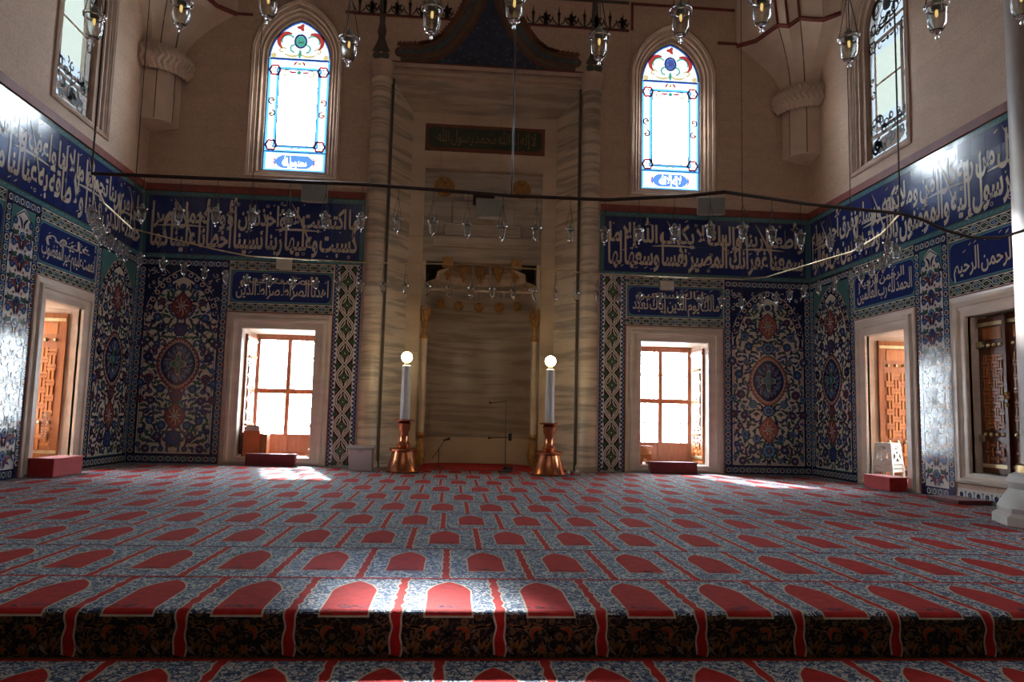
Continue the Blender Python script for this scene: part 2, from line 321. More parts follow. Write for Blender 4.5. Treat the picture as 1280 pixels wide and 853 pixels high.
# maps from a wall's own (across, up, out of the wall) to the room
def back(u, v, h): return (u, D - h, v)
def left(u, v, h): return (XL + h, u, v)
def right(u, v, h): return (XR - h, -u, v)
def floor_map(u, v, h): return (u, v, h)
class Paint(MB):
    """flat pictures made of thin pieces, each layer a hair proud of the last"""
    def __init__(s, mapf, h0=.004, dh=.0009, off=(0, 0)):
        MB.__init__(s); s.map = mapf; s.h0 = h0; s.dh = dh; s.off = off; s.uv = []; s.names = []
    def mi(s, mat):
        if mat not in s.names: s.names.append(mat)
        return s.names.index(mat)
    def faces(s, pts, fs, mat, ly):
        h = s.h0 + ly*s.dh
        pts = [(x + s.off[0], y + s.off[1]) for x, y in pts]
        n = len(s.v); s.v += [s.map(x, y, h) for x, y in pts]; s.uv += pts
        s.f += [tuple(i + n for i in q) for q in fs]; s.m += [s.mi(mat)]*len(fs)
    def poly(s, pts, mat, ly=0):
        a = sum(pts[i - 1][0]*pts[i][1] - pts[i][0]*pts[i - 1][1] for i in range(len(pts)))
        if a < 0: pts = pts[::-1]
        s.faces(pts, [tuple(range(len(pts)))], mat, ly)
    def rect(s, x0, x1, y0, y1, mat, ly=0): s.poly([(x0, y0), (x1, y0), (x1, y1), (x0, y1)], mat, ly)
    def circle(s, c, r, mat, ly=0, n=12, ry=None):
        ry = ry or r; s.poly([(c[0] + r*cos(2*pi*i/n), c[1] + ry*sin(2*pi*i/n)) for i in range(n)], mat, ly)
    def lobed(s, c, r, k, amp, mat, ly=0, n=None, ry=None, ph=0):
        n = n or k*5; ry = ry or r
        s.poly([(c[0] + r*(1 + amp*cos(k*2*pi*i/n + ph))*cos(2*pi*i/n), c[1] + ry*(1 + amp*cos(k*2*pi*i/n + ph))*sin(2*pi*i/n)) for i in range(n)], mat, ly)
    def ogive(s, c, rx, ry, mat, ly=0, n=20, scal=0, k=16, pt=.25):
        """pointed oval"""
        P = []
        for i in range(n*4 if scal else n*2):
            a = 2*pi*i/(n*4 if scal else n*2); e = 1 + scal*abs(cos(k*a/2))
            x = cos(a); y = sin(a); x *= 1 - pt*abs(y)**2
            P.append((c[0] + rx*e*x, c[1] + ry*e*y))
        s.poly(P, mat, ly)
    def stroke(s, path, w, mat, ly=0):
        m = len(path)
        if m < 2: return
        L = []; R = []
        for i in range(m):
            a = path[max(0, i - 1)]; b = path[min(m - 1, i + 1)]; dx, dy = b[0] - a[0], b[1] - a[1]; d = sqrt(dx*dx + dy*dy) or 1
            ww = (w(i/(m - 1)) if callable(w) else w)/2; nx, ny = -dy/d*ww, dx/d*ww
            L.append((path[i][0] + nx, path[i][1] + ny)); R.append((path[i][0] - nx, path[i][1] - ny))
        s.faces(R + L, [(i, i + 1, m + i + 1, m + i) for i in range(m - 1)], mat, ly)
    def leaf(s, a, b, bend, w, mat, ly=0, n=7):
        mx, my = (a[0] + b[0])/2, (a[1] + b[1])/2; dx, dy = b[0] - a[0], b[1] - a[1]; q = (mx - dy*bend, my + dx*bend)
        P = [((1 - t)**2*a[0] + 2*t*(1 - t)*q[0] + t*t*b[0], (1 - t)**2*a[1] + 2*t*(1 - t)*q[1] + t*t*b[1]) for t in [i/n for i in range(n + 1)]]
        s.stroke(P, lambda t: max(.002, w*sin(pi*min(1, t*.92 + .06))**.8), mat, ly)
    def rosette(s, c, r, pet, ring, cen, ly=0, k=8, line='t_navy'):
        s.circle(c, r, line, ly, 14); s.lobed(c, r*.80, k, .13, pet, ly + 1, n=k*4); s.circle(c, r*.46, line, ly + 2, 10); s.circle(c, r*.38, ring, ly + 3, 10); s.circle(c, r*.18, cen, ly + 4, 8)
    def build(s, name, parent=None):
        o = MB.build(s, name, s.names, parent)
        uvl = o.data.uv_layers.new(name='UVMap'); li = [0]*len(o.data.loops); o.data.loops.foreach_get('vertex_index', li)
        flat = []
        for i in li: flat += s.uv[i]
        uvl.data.foreach_set('uv', flat)
        return o
def arch_pts(w, spring, apex, n=14, base=None, cx=0, pt=.2):
    """pointed arch outline, counter-clockwise from bottom left when base is given"""
    P = []
    for i in range(2*n + 1):
        x = w*cos(pi*i/(2*n)); z = spring + (apex - spring)*((1 - pt)*sqrt(max(0, 1 - (x/w)**2)) + pt*(1 - abs(x)/w))
        P.append((cx + x, z))
    if base is not None: P = [(cx - w, base), (cx + w, base)] + P
    return P
def loft(mapf, rings, mi=0, mb=None, close=True):
    """surface through outlines given as (points, height)"""
    mb = mb or MB(); n = len(rings[0][0]); v = []; f = []
    for P, h in rings: v += [mapf(x, y, h) for x, y in P]
    for j in range(len(rings) - 1):
        for i in range(n if close else n - 1):
            k = (i + 1) % n; f.append((j*n + i, j*n + k, (j + 1)*n + k, (j + 1)*n + i))
    return mb.add(v, f, mi)

# ------------------------------------------------------------------ arabic lettering
AR = {'ا': 'FE8D', 'أ': 'FE83', 'إ': 'FE87', 'آ': 'FE81', 'ؤ': 'FE85', 'ء': 'FE80', 'ة': 'FE93', 'د': 'FEA9', 'ذ': 'FEAB', 'ر': 'FEAD', 'ز': 'FEAF', 'و': 'FEED', 'ى': 'FEEF',
      'ب': 'FE8F', 'ت': 'FE95', 'ث': 'FE99', 'ج': 'FE9D', 'ح': 'FEA1', 'خ': 'FEA5', 'س': 'FEB1', 'ش': 'FEB5', 'ص': 'FEB9', 'ض': 'FEBD', 'ط': 'FEC1', 'ظ': 'FEC5', 'ع': 'FEC9', 'غ': 'FECD',
      'ف': 'FED1', 'ق': 'FED5', 'ك': 'FED9', 'ل': 'FEDD', 'م': 'FEE1', 'ن': 'FEE5', 'ه': 'FEE9', 'ي': 'FEF1', 'ئ': 'FE89'}
RIGHT_ONLY = set('اأإآؤءةدذرزوى'); LAMALEF = {'ا': 0xFEFB, 'أ': 0xFEF7, 'إ': 0xFEF9, 'آ': 0xFEF5}
def shape(word):
    """letters of one word in their joined forms, first letter first; the second value marks tall letters"""
    if word == 'الله': return [(chr(0xFDF2), 0)]
    out = []; i = 0; prev = False
    while i < len(word):
        c = word[i]
        if c == 'ل' and i + 1 < len(word) and word[i + 1] in LAMALEF:
            out.append((chr(LAMALEF[word[i + 1]] + (1 if prev else 0)), 1)); prev = False; i += 2; continue
        b = int(AR[c], 16); nxt = i + 1 < len(word) and word[i + 1] != 'ء' and c not in RIGHT_ONLY
        if c == 'ء': k = 0
        elif c in RIGHT_ONLY: k = 1 if prev else 0
        else: k = (3 if prev else 2) if nxt else (1 if prev else 0)
        out.append((chr(b + k), 1 if c in 'اأإآلكطظ' else 0)); prev = nxt; i += 1
    return out
_tc = bpy.data.curves.new('lettering', 'FONT'); _to = bpy.data.objects.new('lettering', _tc); C.objects.link(_to); _tc.resolution_u = 2; _tc.fill_mode = 'FRONT'
GL = {}
def _mesh_of(t):
    _tc.body = t; dg = bpy.context.evaluated_depsgraph_get(); dg.update(); ev = _to.evaluated_get(dg); m = ev.to_mesh()
    r = ([(v.co.x, v.co.y) for v in m.vertices], [tuple(p.vertices) for p in m.polygons]); ev.to_mesh_clear(); return r
def glyph(ch, bold):
    key = (ch, bold)
    if key not in GL:
        _tc.offset = 0; w = max(x for x, y in _mesh_of(ch + 'I')[0]) - max(x for x, y in _mesh_of('I')[0])
        _tc.offset = bold; v, f = _mesh_of(ch); GL[key] = (v, f, w)
    return GL[key]
def write(p, words, x0, x1, y, sx, sy, mat, ly, bold=.012, tall=1.0, tallmax=None, fit=True):
    """one line of words set from right (x1) to left (x0), letters joined; tall letters drawn out upwards"""
    gap = .10; tot = sum(sum(glyph(c, bold)[2] for c, t in shape(w)) + gap for w in words)
    if fit: sx = (x1 - x0)/tot
    x = x1
    for w in words:
        for c, t in shape(w):
            v, f, wd = glyph(c, bold); x -= wd*sx
            P = []
            for a, b in v:
                yy = b if (b < .34 or not t) else .34 + (b - .34)*tall
                P.append((x + a*sx, y + yy*sy))
            g = []
            for q in f:
                ar = sum(P[q[i - 1]][0]*P[q[i]][1] - P[q[i]][0]*P[q[i - 1]][1] for i in range(len(q)))
                g.append(q if ar > 0 else q[::-1])
            p.faces(P, g, mat, ly)
        x -= gap*sx

# ------------------------------------------------------------------ structure
from mathutils.geometry import tessellate_polygon
def mbox(mb, mapf, u0, u1, v0, v1, h0, h1, mi=0):
    P = [mapf(u, v, h) for h in (h0, h1) for v in (v0, v1) for u in (u0, u1)]
    return mb.add(P, [(0, 2, 3, 1), (4, 5, 7, 6), (0, 1, 5, 4), (2, 6, 7, 3), (1, 3, 7, 5), (0, 4, 6, 2)], mi)
def wall(name, outer, holes, mapf, th, mats, label):
    back_of = {id(h[0]): h[1] for h in holes if isinstance(h, tuple)}; holes = [h[0] if isinstance(h, tuple) else h for h in holes]
    loops = [outer] + holes; pts = [p for l in loops for p in l]
    tris = tessellate_polygon([[Vector((x, y, 0)) for x, y in l] for l in loops])
    mb = MB(); n = len(pts); f = []
    for t in tris:
        a = sum(pts[t[i - 1]][0]*pts[t[i]][1] - pts[t[i]][0]*pts[t[i - 1]][1] for i in range(3))
        f.append(tuple(t) if a > 0 else tuple(t)[::-1])
    mb.add([mapf(x, y, 0) for x, y in pts], f, 0)
    if not back_of: mb.add([mapf(x, y, -th) for x, y in pts], [q[::-1] for q in f], 0)
    k = 0
    for l in loops:
        m = len(l); mb.add([mapf(x, y, 0) for x, y in l] + [mapf(x, y, -th) for x, y in back_of.get(id(l), l)], [(i, (i + 1) % m, m + (i + 1) % m, m + i) for i in range(m)], 1 if k else 0); k += 1
    return tag(mb.build(name, mats), label, 'wall', kind='structure')
RECT = lambda u0, u1, v0, v1: [(u0, v0), (u1, v0), (u1, v1), (u0, v1)]
WZ0, WZ1, WH = .15, 2.87, .76               # low windows: sill, head, half width
GZ0, GSP, GAP, GW = 6.42, 9.05, 9.95, .69   # stained glass: foot, spring, apex, half width
LWX, RWX, SWY = -3.73, 4.89, 13.38          # window axes
LUX, RUX, SUY = -3.67, 4.85, 13.44
def up_out(c, off): return arch_pts(GW + off, GSP, GAP + off*1.2, base=GZ0 - off*.7, cx=c)
MO = (CX - 2.13, CX + 2.13, -.02, 8.6)      # opening of the prayer niche
wall('wall_back', RECT(XL - TH, XR + TH, -.3, 13.9),
     [RECT(LWX - WH, LWX + WH, WZ0, WZ1), RECT(RWX - WH, RWX + WH, WZ0, WZ1), (up_out(LUX, .2), up_out(LUX, 1.3)), (up_out(RUX, .2), up_out(RUX, 1.3)), RECT(*MO)], back, TH, ['stone', 'marble_frame'],
     'warm beige stone back wall around the tall marble prayer niche')
wall('wall_left', RECT(YE, D, -.3, 13.9), [RECT(SWY - .64, SWY + .64, WZ0, WZ1), (up_out(SUY, .2), up_out(SUY, 1.7))], left, TH, ['stone', 'marble_frame'],
     'beige stone wall on the left with a marble framed opening')
wall('wall_right', RECT(-D, -YE, -.3, 13.9), [RECT(-SWY - .64, -SWY + .64, WZ0, WZ1), RECT(-11.13, -9.85, .43, 2.88), (up_out(-SUY, .2), up_out(-SUY, 1.7))], right, TH, ['stone', 'marble_frame'],
     'beige stone wall on the right with two marble framed openings')
def shell(name, mat, label, cat, *boxes):
    mb = MB()
    for b in boxes: mb.box(*b)
    return tag(mb.build(name, mat), label, cat, kind='structure')
shell('floor', 'stone_pale', 'raised stone floor slab carrying the carpets', 'floor', (-15, 16, STEP_Y + .02, D, LOW - .3, -.022), (CX - 2.13, CX + 2.13, D, D + 2.2, LOW - .3, -.022))
shell('floor_lower', 'stone_pale', 'lower stone floor in front of the carpeted step', 'floor', (-15, 16, -14, STEP_Y + .02, LOW - .3, LOW - .022))
shell('ceiling', 'plaster', 'pale plaster ceiling high above the hall', 'ceiling', (-16.3, 17.3, -15.3, D + TH, 13.9, 14.2))
shell('wall_hall_left', 'stone', 'far left stone wall of the hall beside the apse', 'wall', (-16.3, -15, -15, YE + TH, -.6, 13.9), (-15, XL - TH, YE, YE + TH, -.6, 13.9))
shell('wall_hall_right', 'stone', 'far right stone wall of the hall beside the apse', 'wall', (16, 17.3, -15, YE + TH, -.6, 13.9), (XR + TH, 16, YE, YE + TH, -.6, 13.9))
shell('wall_front', 'stone', 'stone wall closing the hall opposite the niche', 'wall', (-16.3, 17.3, -15.3, -14, -.6, 13.9))
shell('ground', 'ground_pale', 'pale paved ground outside the windows', 'ground', (-60, 60, D + TH + .02, 90, -1.2, -.9), (XR + TH + .02, 60, YE + TH + .02, D + TH, -1.2, -.9), (-60, XL - TH - .02, YE + TH + .02, D + TH, -1.2, -.9))

# red painted lines and strips running round the walls
def trim(n, mapf, strips, mat, label):
    mb = MB()
    for u0, u1, v0, v1, h in strips: mbox(mb, mapf, u0, u1, v0, v1, 0, h)
    return tag(mb.build('trim_%d' % n, mat), label, 'trim', kind='structure')
trim(1, back, [(XL, CX - 2.62, 5.80, 5.95, .035)], 'red_paint', 'red painted ledge over the inscription left of the niche')
trim(2, back, [(CX + 2.62, XR, 5.80, 5.95, .035)], 'red_paint', 'red painted ledge over the inscription right of the niche')
trim(3, left, [(YE, D, 5.80, 5.95, .035)], 'red_paint', 'red painted ledge over the inscription on the left wall')
trim(4, right, [(-D, -YE, 5.80, 5.95, .035)], 'red_paint', 'red painted ledge over the inscription on the right wall')
trim(5, back, [(XL + 1.66, LUX - 1.02, 9.86, 9.92, .02), (LUX + 1.0, -2.45, 10.07, 10.13, .02)], 'red_line', 'thin red line level with the arch of the left stained window')
trim(6, back, [(3.84, 3.90, 10.1, 10.78, .02), (3.84, 6.6, 10.72, 10.78, .02), (RUX + 1.05, XR - 1.66, 9.90, 9.96, .02)], 'red_line', 'thin red lines framing the arch of the right stained window')

# ------------------------------------------------------------------ windows
def rect_out(u0, u1, v0, v1, o, bo=.45): return [(u0 - o, v0 - o*bo), (u1 + o, v0 - o*bo), (u1 + o, v1 + o), (u0 - o, v1 + o)]
PROF = [[(.34, 0), (.34, .055), (.30, .07), (.255, .055), (.24, .055)], [(.24, .055), (.225, .10), (.17, .10), (.155, .07)], [(.155, .07), (.10, .055), (.02, .055), (0, .045), (0, -.04)]]
BOSS = None
def boss_mesh():
    global BOSS
    if BOSS is None:
        o = MB().sphere((0, 0, 0), .034, 10).build('boss', 'brass_pale', smooth=True); BOSS = o.data; bpy.data.objects.remove(o)
    return BOSS
def shutter(parent, lm, w, h, tones=('wood_orange', 'wood_light'), t0=.0, loc=(0, 0, 0)):
    """one wooden shutter leaf in its own (a across, z up, t outwards) space with interlaced strap work"""
    body = MB(); mbox(body, lm, 0, w, 0, h, -.05, 0); bo = body.build('shutter', tones[0], parent)
    pan = MB(); mbox(pan, lm, w*.18, w*.82, h*.855, h*.93, 0, .012); pan.build('panel', tones[1], bo)
    st = MB(); m = w*.66/4; x0 = w*.17; z0 = h*.28; n = int((h*.50)/m); s = m*.30
    for j in range(n):
        for i in range(4):
            a, z = x0 + i*m, z0 + j*m
            if (i + j) % 2:
                for k in (.18, .68): mbox(st, lm, a - m*.12, a + m*1.12, z + m*k, z + m*k + s, 0, .022)
            else:
                for k in (.18, .68): mbox(st, lm, a + m*k, a + m*k + s, z - m*.12, z + m*1.12, 0, .026)
    tag(st.build('strapwork', tones[1], bo), kind='stuff')
    lw = MB()
    for j in range(3):
        for i in range(4):
            a, z = x0 + i*m, h*.07 + j*m
            if (i + j) % 2: mbox(lw, lm, a - m*.1, a + m*1.1, z + m*.35, z + m*.7, 0, .02)
            else: mbox(lw, lm, a + m*.35, a + m*.7, z - m*.1, z + m*1.1, 0, .024)
    tag(lw.build('strapwork', tones[1], bo), kind='stuff')
    for z in (h*.035, h*.945):
        r = MB(); mbox(r, lm, .01, w - .01, z, z + .055, 0, .02); r.build('rail', 'brass_pale', bo)
    for z in (h*.815, h*.245):
        for i in range(4):
            o = bpy.data.objects.new('boss', boss_mesh()); link(o, bo); o.location = lm(w*(.2 + .2*i), z, .02)
    return bo
def low_window(n, mapf, c, hw, label, leaves, wood=True, z0=WZ0, books=None, depth=1.12):
    win = empty('window_%d' % n, (0, 0, 0), label, 'window', kind='structure')
    for k, nm in enumerate(('outer_moulding', 'middle_moulding', 'inner_frame')):
        loft(mapf, [(rect_out(c - hw, c + hw, z0, WZ1, o), h) for o, h in PROF[k]]).build(nm, 'marble_frame', win)
    rl = MB(); o1, o2 = rect_out(c - hw, c + hw, z0, WZ1, .365), rect_out(c - hw, c + hw, z0, WZ1, .34)
    loft(mapf, [(o1, 0), (o1, .03), (o2, .03)], mb=rl); rl.build('red_edge', 'red_paint', win)
    s = MB(); mbox(s, mapf, c - hw, c + hw, z0 - .1, z0 + .012, -TH, .03); s.build('sill', 'marble_white', win)
    if wood:
        h1, h0 = -depth, -depth - .07
        fr = MB()
        for u0, u1, v0, v1 in ((c - hw, c - hw + .1, z0, WZ1), (c + hw - .1, c + hw, z0, WZ1), (c - hw + .1, c + hw - .1, WZ1 - .12, WZ1), (c - hw + .1, c + hw - .1, z0 + .012, z0 + .1)): mbox(fr, mapf, u0, u1, v0, v1, h0, h1)
        fr.build('frame', 'wood_window', win)
        m = MB(); mbox(m, mapf, c - .045, c + .045, z0 + .1, WZ1 - .12, h0, h1 + .015); m.build('mullion', 'wood_window', win)
        m = MB(); mbox(m, mapf, c - hw + .1, c - .045, 1.53, 1.64, h0, h1); mbox(m, mapf, c + .045, c + hw - .1, 1.53, 1.64, h0, h1); m.build('transom', 'wood_window', win)
        for u0, u1 in ((c - hw + .1, c - .045), (c + .045, c + hw - .1)):
            p = MB(); mbox(p, mapf, u0, u1, z0 + .1, .62, h0 + .01, h1 - .02); mbox(p, mapf, u0 + .07, u1 - .07, z0 + .16, .56, h1 - .02, h1 - .005); p.build('panel', 'wood_window', win)
            for v0, v1 in ((.62, 1.53), (1.64, WZ1 - .12)):
                q = MB(); mbox(q, mapf, u0, u1, v0, v1, h0 + .03, h0 + .036); q.build('pane', 'g_clear', win)
                if n == 2:
                    b = MB(); mbox(b, mapf, u0, u1, (v0 + v1)/2 - .012, (v0 + v1)/2 + .012, h0 + .02, h0 + .05); b.build('glazing_bar', 'wood_window', win)
        g = MB(); k = 7
        for i in range(1, k): u = c - hw + 2*hw*i/k; mbox(g, mapf, u - .01, u + .01, z0, WZ1, h0 - .10, h0 - .085)
        for i in range(1, 13): v = z0 + (WZ1 - z0)*i/13; mbox(g, mapf, c - hw, c + hw, v - .01, v + .01, h0 - .085, h0 - .07)
        tag(g.build('iron_grille', 'marble_white', win), kind='stuff')
    return win
W1 = low_window(1, back, LWX, WH, 'bright window left of the prayer niche in a stepped pale marble frame', None)
W2 = low_window(2, back, RWX, WH, 'bright window right of the prayer niche in a stepped pale marble frame', None)
W3 = low_window(3, left, SWY, .64, 'marble framed opening in the left wall with an orange wooden shutter folded inside', None)
W4 = low_window(4, right, -SWY, .64, 'marble framed opening in the right wall with stacked stools inside', None)
W5 = low_window(5, right, -10.49, .64, 'closed dark wooden shutters in a marble frame at the right edge', None, wood=False, z0=.43)
# open leaves folded against the reveals of the deep windows
for c, win in ((LWX, W1), (RWX, W2)):
    shutter(win, lambda a, z, t, c=c: (c - WH + .055 + t, D + .22 + a, WZ0 + .05 + z), .78, 2.58)
    shutter(win, lambda a, z, t, c=c: (c + WH - .055 - t, D + .98 - a, WZ0 + .05 + z), .78, 2.58)
shutter(W3, lambda a, z, t: (XL - 1.02 + a, SWY + .64 - .055 - t, WZ0 + .05 + z), .82, 2.58)
shutter(W3, lambda a, z, t: (XL - .2 - a, SWY - .64 + .055 + t, WZ0 + .05 + z), .82, 2.58)
shutter(W4, lambda a, z, t: (XR + .2 + a, SWY + .64 - .055 - t, WZ0 + .05 + z), .82, 2.58)
shutter(W4, lambda a, z, t: (XR + 1.02 - a, SWY - .64 + .055 + t, WZ0 + .05 + z), .82, 2.58)
# closed leaves
shutter(W5, lambda a, z, t: (XR + .16 - t, 11.12 - a, .46 + z), .62, 2.38, ('wood_dark', 'wood_orange'))
shutter(W5, lambda a, z, t: (XR + .16 - t, 10.48 - a, .46 + z), .62, 2.38, ('wood_dark', 'wood_orange'))
b = MB(); b.box(XR + .10, XR + .17, 10.47, 10.53, .46, 2.84); b.build('meeting_rail', 'wood_dark', W5)
b = MB(); b.box(XR + .3, XR + .4, 9.86, 11.12, .42, 2.88); b.build('back_board', 'wood_dark', W5)
for z in (.98, 2.42):
    for y in (11.06, 9.92):
        b = MB(); b.box(XR + .11, XR + .15, y - .06, y + .06, z - .05, z + .05); b.build('hinge', 'brass_pale', W5)
b = MB(); b.lathe([(.02, -.06), (.045, -.03), (.03, 0), (.045, .03), (.02, .06)], 8, (XR + .09, 10.46, 1.62)); b.sphere((XR + .08, 10.46, 1.48), .035, 8); b.build('latch', 'brass', W5, True)

# beads hanging from the knob of the left shutter
pb = MB(); pts = []
for i in range(26):
    t = i/25; a = 2*pi*t; pts.append((XL - .42 + .035*sin(a), SWY + .64 - .10, 1.0 - .22 + .22*cos(a)))
for q in pts[:-1]: pb.sphere(q, .012, 6)
tag(pb.build('prayer_beads', 'plastic_white', smooth=True), 'string of pale prayer beads hanging on the left shutter', 'beads')

# stained glass
def curl(p, c, r, a0, a1, w, mat, ly, r1=.3, n=14):
    P = [(c[0] + (r + (r*r1 - r)*t)*cos(a0 + (a1 - a0)*t), c[1] + (r + (r*r1 - r)*t)*sin(a0 + (a1 - a0)*t)) for t in [i/n for i in range(n + 1)]]
    p.stroke(P, w, mat, ly); return P
def cut_ground(p, outline, words, fit, mat, ly, cell=.0075):
    """coloured glass ground left open where the letters are"""
    q = Paint(lambda u, v, h: (u, v, h)); write(q, words, fit[0], fit[1], fit[2], 0, fit[3], 't_white', 0, bold=.03, tall=1.25)
    xs = [a for a, b in outline]; ys = [b for a, b in outline]; x0, y0 = min(xs), min(ys); nx, ny = int((max(xs) - x0)/cell) + 1, int((max(ys) - y0)/cell) + 1
    def inside(P, x, y):
        r = False
        for i in range(len(P)):
            (ax, ay), (bx, by) = P[i - 1], P[i]
            if (ay > y) != (by > y) and x < (bx - ax)*(y - ay)/(by - ay) + ax: r = not r
        return r
    cut = set()
    for f in q.f:
        P = [(q.v[i][0], q.v[i][1]) for i in f]
        for i in range(max(0, int((min(a for a, b in P) - x0)/cell)), min(nx, int((max(a for a, b in P) - x0)/cell) + 1)):
            for j in range(max(0, int((min(b for a, b in P) - y0)/cell)), min(ny, int((max(b for a, b in P) - y0)/cell) + 1)):
                if inside(P, x0 + (i + .5)*cell, y0 + (j + .5)*cell): cut.add((i, j))
    for j in range(ny):
        i = 0
        while i < nx:
            ok = lambda i: (i, j) not in cut and inside(outline, x0 + (i + .5)*cell, y0 + (j + .5)*cell)
            if ok(i):
                k = i
                while k < nx and ok(k): k += 1
                p.rect(x0 + i*cell, x0 + k*cell, y0 + j*cell, y0 + (j + 1)*cell, mat, ly); i = k
            else: i += 1
def up_window(n, mapf, c, label, pal, word, roundel):
    win = empty('window_%d' % n, (0, 0, 0), label, 'window', kind='structure')
    prof = [[(.34, 0), (.34, .03), (.285, .05), (.25, .03), (.24, .03)], [(.24, .03), (.20, -.02), (.16, -.03), (.13, -.07)], [(.13, -.07), (.09, -.075), (.06, -.13), (.0, -.15), (0, -.26)]]
    for k, nm in enumerate(('outer_moulding', 'middle_moulding', 'inner_moulding')): loft(mapf, [(up_out(c, o), h) for o, h in prof[k]]).build(nm, 'stone_frame', win)
    g = lambda: Paint(mapf, -.24, .0016, (c, 0))
    col = pal == 'colour'
    K = (lambda a: a) if col else (lambda a: {'g_clear': 'g_dull', 'g_white': 'g_dull2', 'g_tymp': 'g_dull2'}.get(a, 'lead' if a in ('g_red', 'g_green', 'g_deepred', 'g_navy', 'g_tred', 'g_tgreen', 'g_tnavy') else 'stone_frame'))
    lw = .022 if col else .05
    # panes of plain glass
    def pane(nm, pts, mat):
        q = g(); q.poly(pts, K(mat), 0); return q.build(nm, win)
    x, xi = GW, .43; z0, z1, z2, z3, z4 = GZ0, 6.87, 7.0, 8.78, 9.02
    pane('central_pane', RECT(-xi, xi, 7.24, 7.90), 'g_clear'); pane('central_pane', RECT(-xi, xi, 7.92, 8.55), 'g_clear'); pane('scroll_pane', RECT(-xi, xi, 8.55, z3), 'g_white'); pane('scroll_pane', RECT(-xi, xi, z2, 7.24), 'g_white')
    pane('side_pane', RECT(-x, -xi, z1, z4), 'g_white'); pane('side_pane', RECT(xi, x, z1, z4), 'g_white')
    pane('cross_pane', RECT(-xi, xi, z1, z2), 'g_white'); pane('cross_pane', RECT(-xi, xi, z3, z4), 'g_white')
    pane('inscription_pane', RECT(-x, x, z0, z1), 'g_white')
    pane('tympanum_pane', arch_pts(GW, GSP, GAP, base=z4), 'g_tymp')
    p = g()
    bl = lambda x0, x1, y0, y1, m='g_sky': p.rect(x0, x1, y0, y1, K(m), 1)
    for s_ in (-1, 1):
        a, b2 = sorted((s_*(x - .07), s_*x)); bl(a, b2, z0, z4); a, b2 = sorted((s_*xi, s_*(xi + .065))); bl(a, b2, z2 - .03, z3 + .05)
    bl(-x + .07, x - .07, z0, z0 + .06); bl(-x + .07, x - .07, z1 - .03, z1 + .05); bl(-xi, xi, z2 - .04, z2 + .025); bl(-xi, xi, z3, z3 + .065); bl(-x + .045, x - .045, z4 - .03, z4 + .03, 'g_blue')
    P = arch_pts(GW - .02, GSP, GAP - .03); p.stroke(P, .045, K('g_blue'), 1)
    for sx in (-1, 1):      # corner rosettes and side scrolls
        for zz in (z2 + .02, z3 - .02):
            q = (sx*.53, zz)
            p.stroke([(q[0] + .112*(1 + .1*cos(6*a))*cos(a), q[1] + .112*(1 + .1*cos(6*a))*sin(a)) for a in [2*pi*i/36 for i in range(37)]], .045, K('g_red'), 2)
            for j in range(6): a = 2*pi*j/6; p.leaf((q[0] + .025*cos(a), q[1] + .025*sin(a)), (q[0] + .08*cos(a + .3), q[1] + .08*sin(a + .3)), .3, .03, K(('g_yellow', 'g_deepred', 'g_yellow', 'g_green')[j % 4]), 3)
            p.circle(q, .018, K('g_deepred'), 3, 8)
        for zz in (7.75, 8.05):
            curl(p, (sx*.56, zz), .085, pi/2 if zz < 7.9 else -pi/2, (pi/2 if zz < 7.9 else -pi/2) + sx*1.7*pi, .034, K('g_deepred' if sx < 0 else 'g_red'), 2, .4, 14)
            p.circle((sx*.56, zz), .03, K('g_yellow'), 3, 8)
        # top of the central pane
        mc = lambda cc, r, a0, a1, w, mat, ly, r1: curl(p, (sx*cc[0], cc[1]), r, a0 if sx > 0 else pi - a0, a1 if sx > 0 else pi - a1, w, K(mat), ly, r1)
        mc((.26, z3 - .10), .10, pi*.6, -pi*.9, .03, 'g_yellow', 2, .3); p.leaf((sx*.05, z3 - .04), (sx*.24, z3 - .02), -sx*.3, .05, K('g_red'), 2)
        mc((.26, z2 + .13), .10, -pi*.6, pi*.9, .024, 'g_yellow', 2, .3)
        p.leaf((sx*.04, z3 + .2), (sx*.12, z3 + .08), sx*.3, .05, K('g_red'), 2); p.leaf((sx*.02, z1 + .05), (sx*.12, z2 - .04), sx*.3, .02, K('g_red'), 2)
        # tympanum scrolls
        mc((.28, 9.44), .20, pi*.62, -pi*.32, lambda t: .10*sin(pi*min(1, t*.9 + .08)) + .01, 'g_tred', 2, 1)
        mc((.28, 9.45), .15, pi*.8, -pi*.1, .03, 'g_tgreen', 3, .9); mc((.13, 9.28), .10, pi*.75, -pi*.5, .03, 'g_tgreen', 3, .8)
        mc((.40, 9.23), .08, pi*.9, -pi*.7, .03, 'g_tyellow', 3, .4); p.leaf((0, 9.16), (sx*.36, 9.16), -sx*.35, .05, K('g_tyellow'), 3); p.circle((sx*.58, 9.1), .06, K('g_tyellow'), 2, 10)
    p.circle((0, z3 + .15), .04, K('g_yellow'), 3, 8); p.circle((0, z3 - .06), .05, K('g_green'), 3, 8)
    p.lobed((0, 9.79), .07, 3, .35, K('g_tred'), 2, n=30, ph=pi); p.leaf((-.01, 9.06), (0, 9.26), 0, .07, K('g_tgreen'), 3)
    p.stroke([(.125*cos(2*pi*i/24), 9.46 + .15*sin(2*pi*i/24)) for i in range(25)], .04, K('g_tnavy'), 3); p.circle((0, 9.46), .104, K('g_tgreen' if roundel == 'g' else 'g_tblue'), 3, 16, .128)
    # inscription cartouche
    CART = [(-.45, 6.65), (-.36, 6.55), (-.28, 6.5), (.28, 6.5), (.36, 6.55), (.45, 6.65), (.36, 6.75), (.28, 6.8), (-.28, 6.8), (-.36, 6.75)]
    if col: cut_ground(p, CART, word, (-.27, .27, 6.56, .25), K('g_blue'), 2)
    else: p.poly(CART, K('g_blue'), 2)
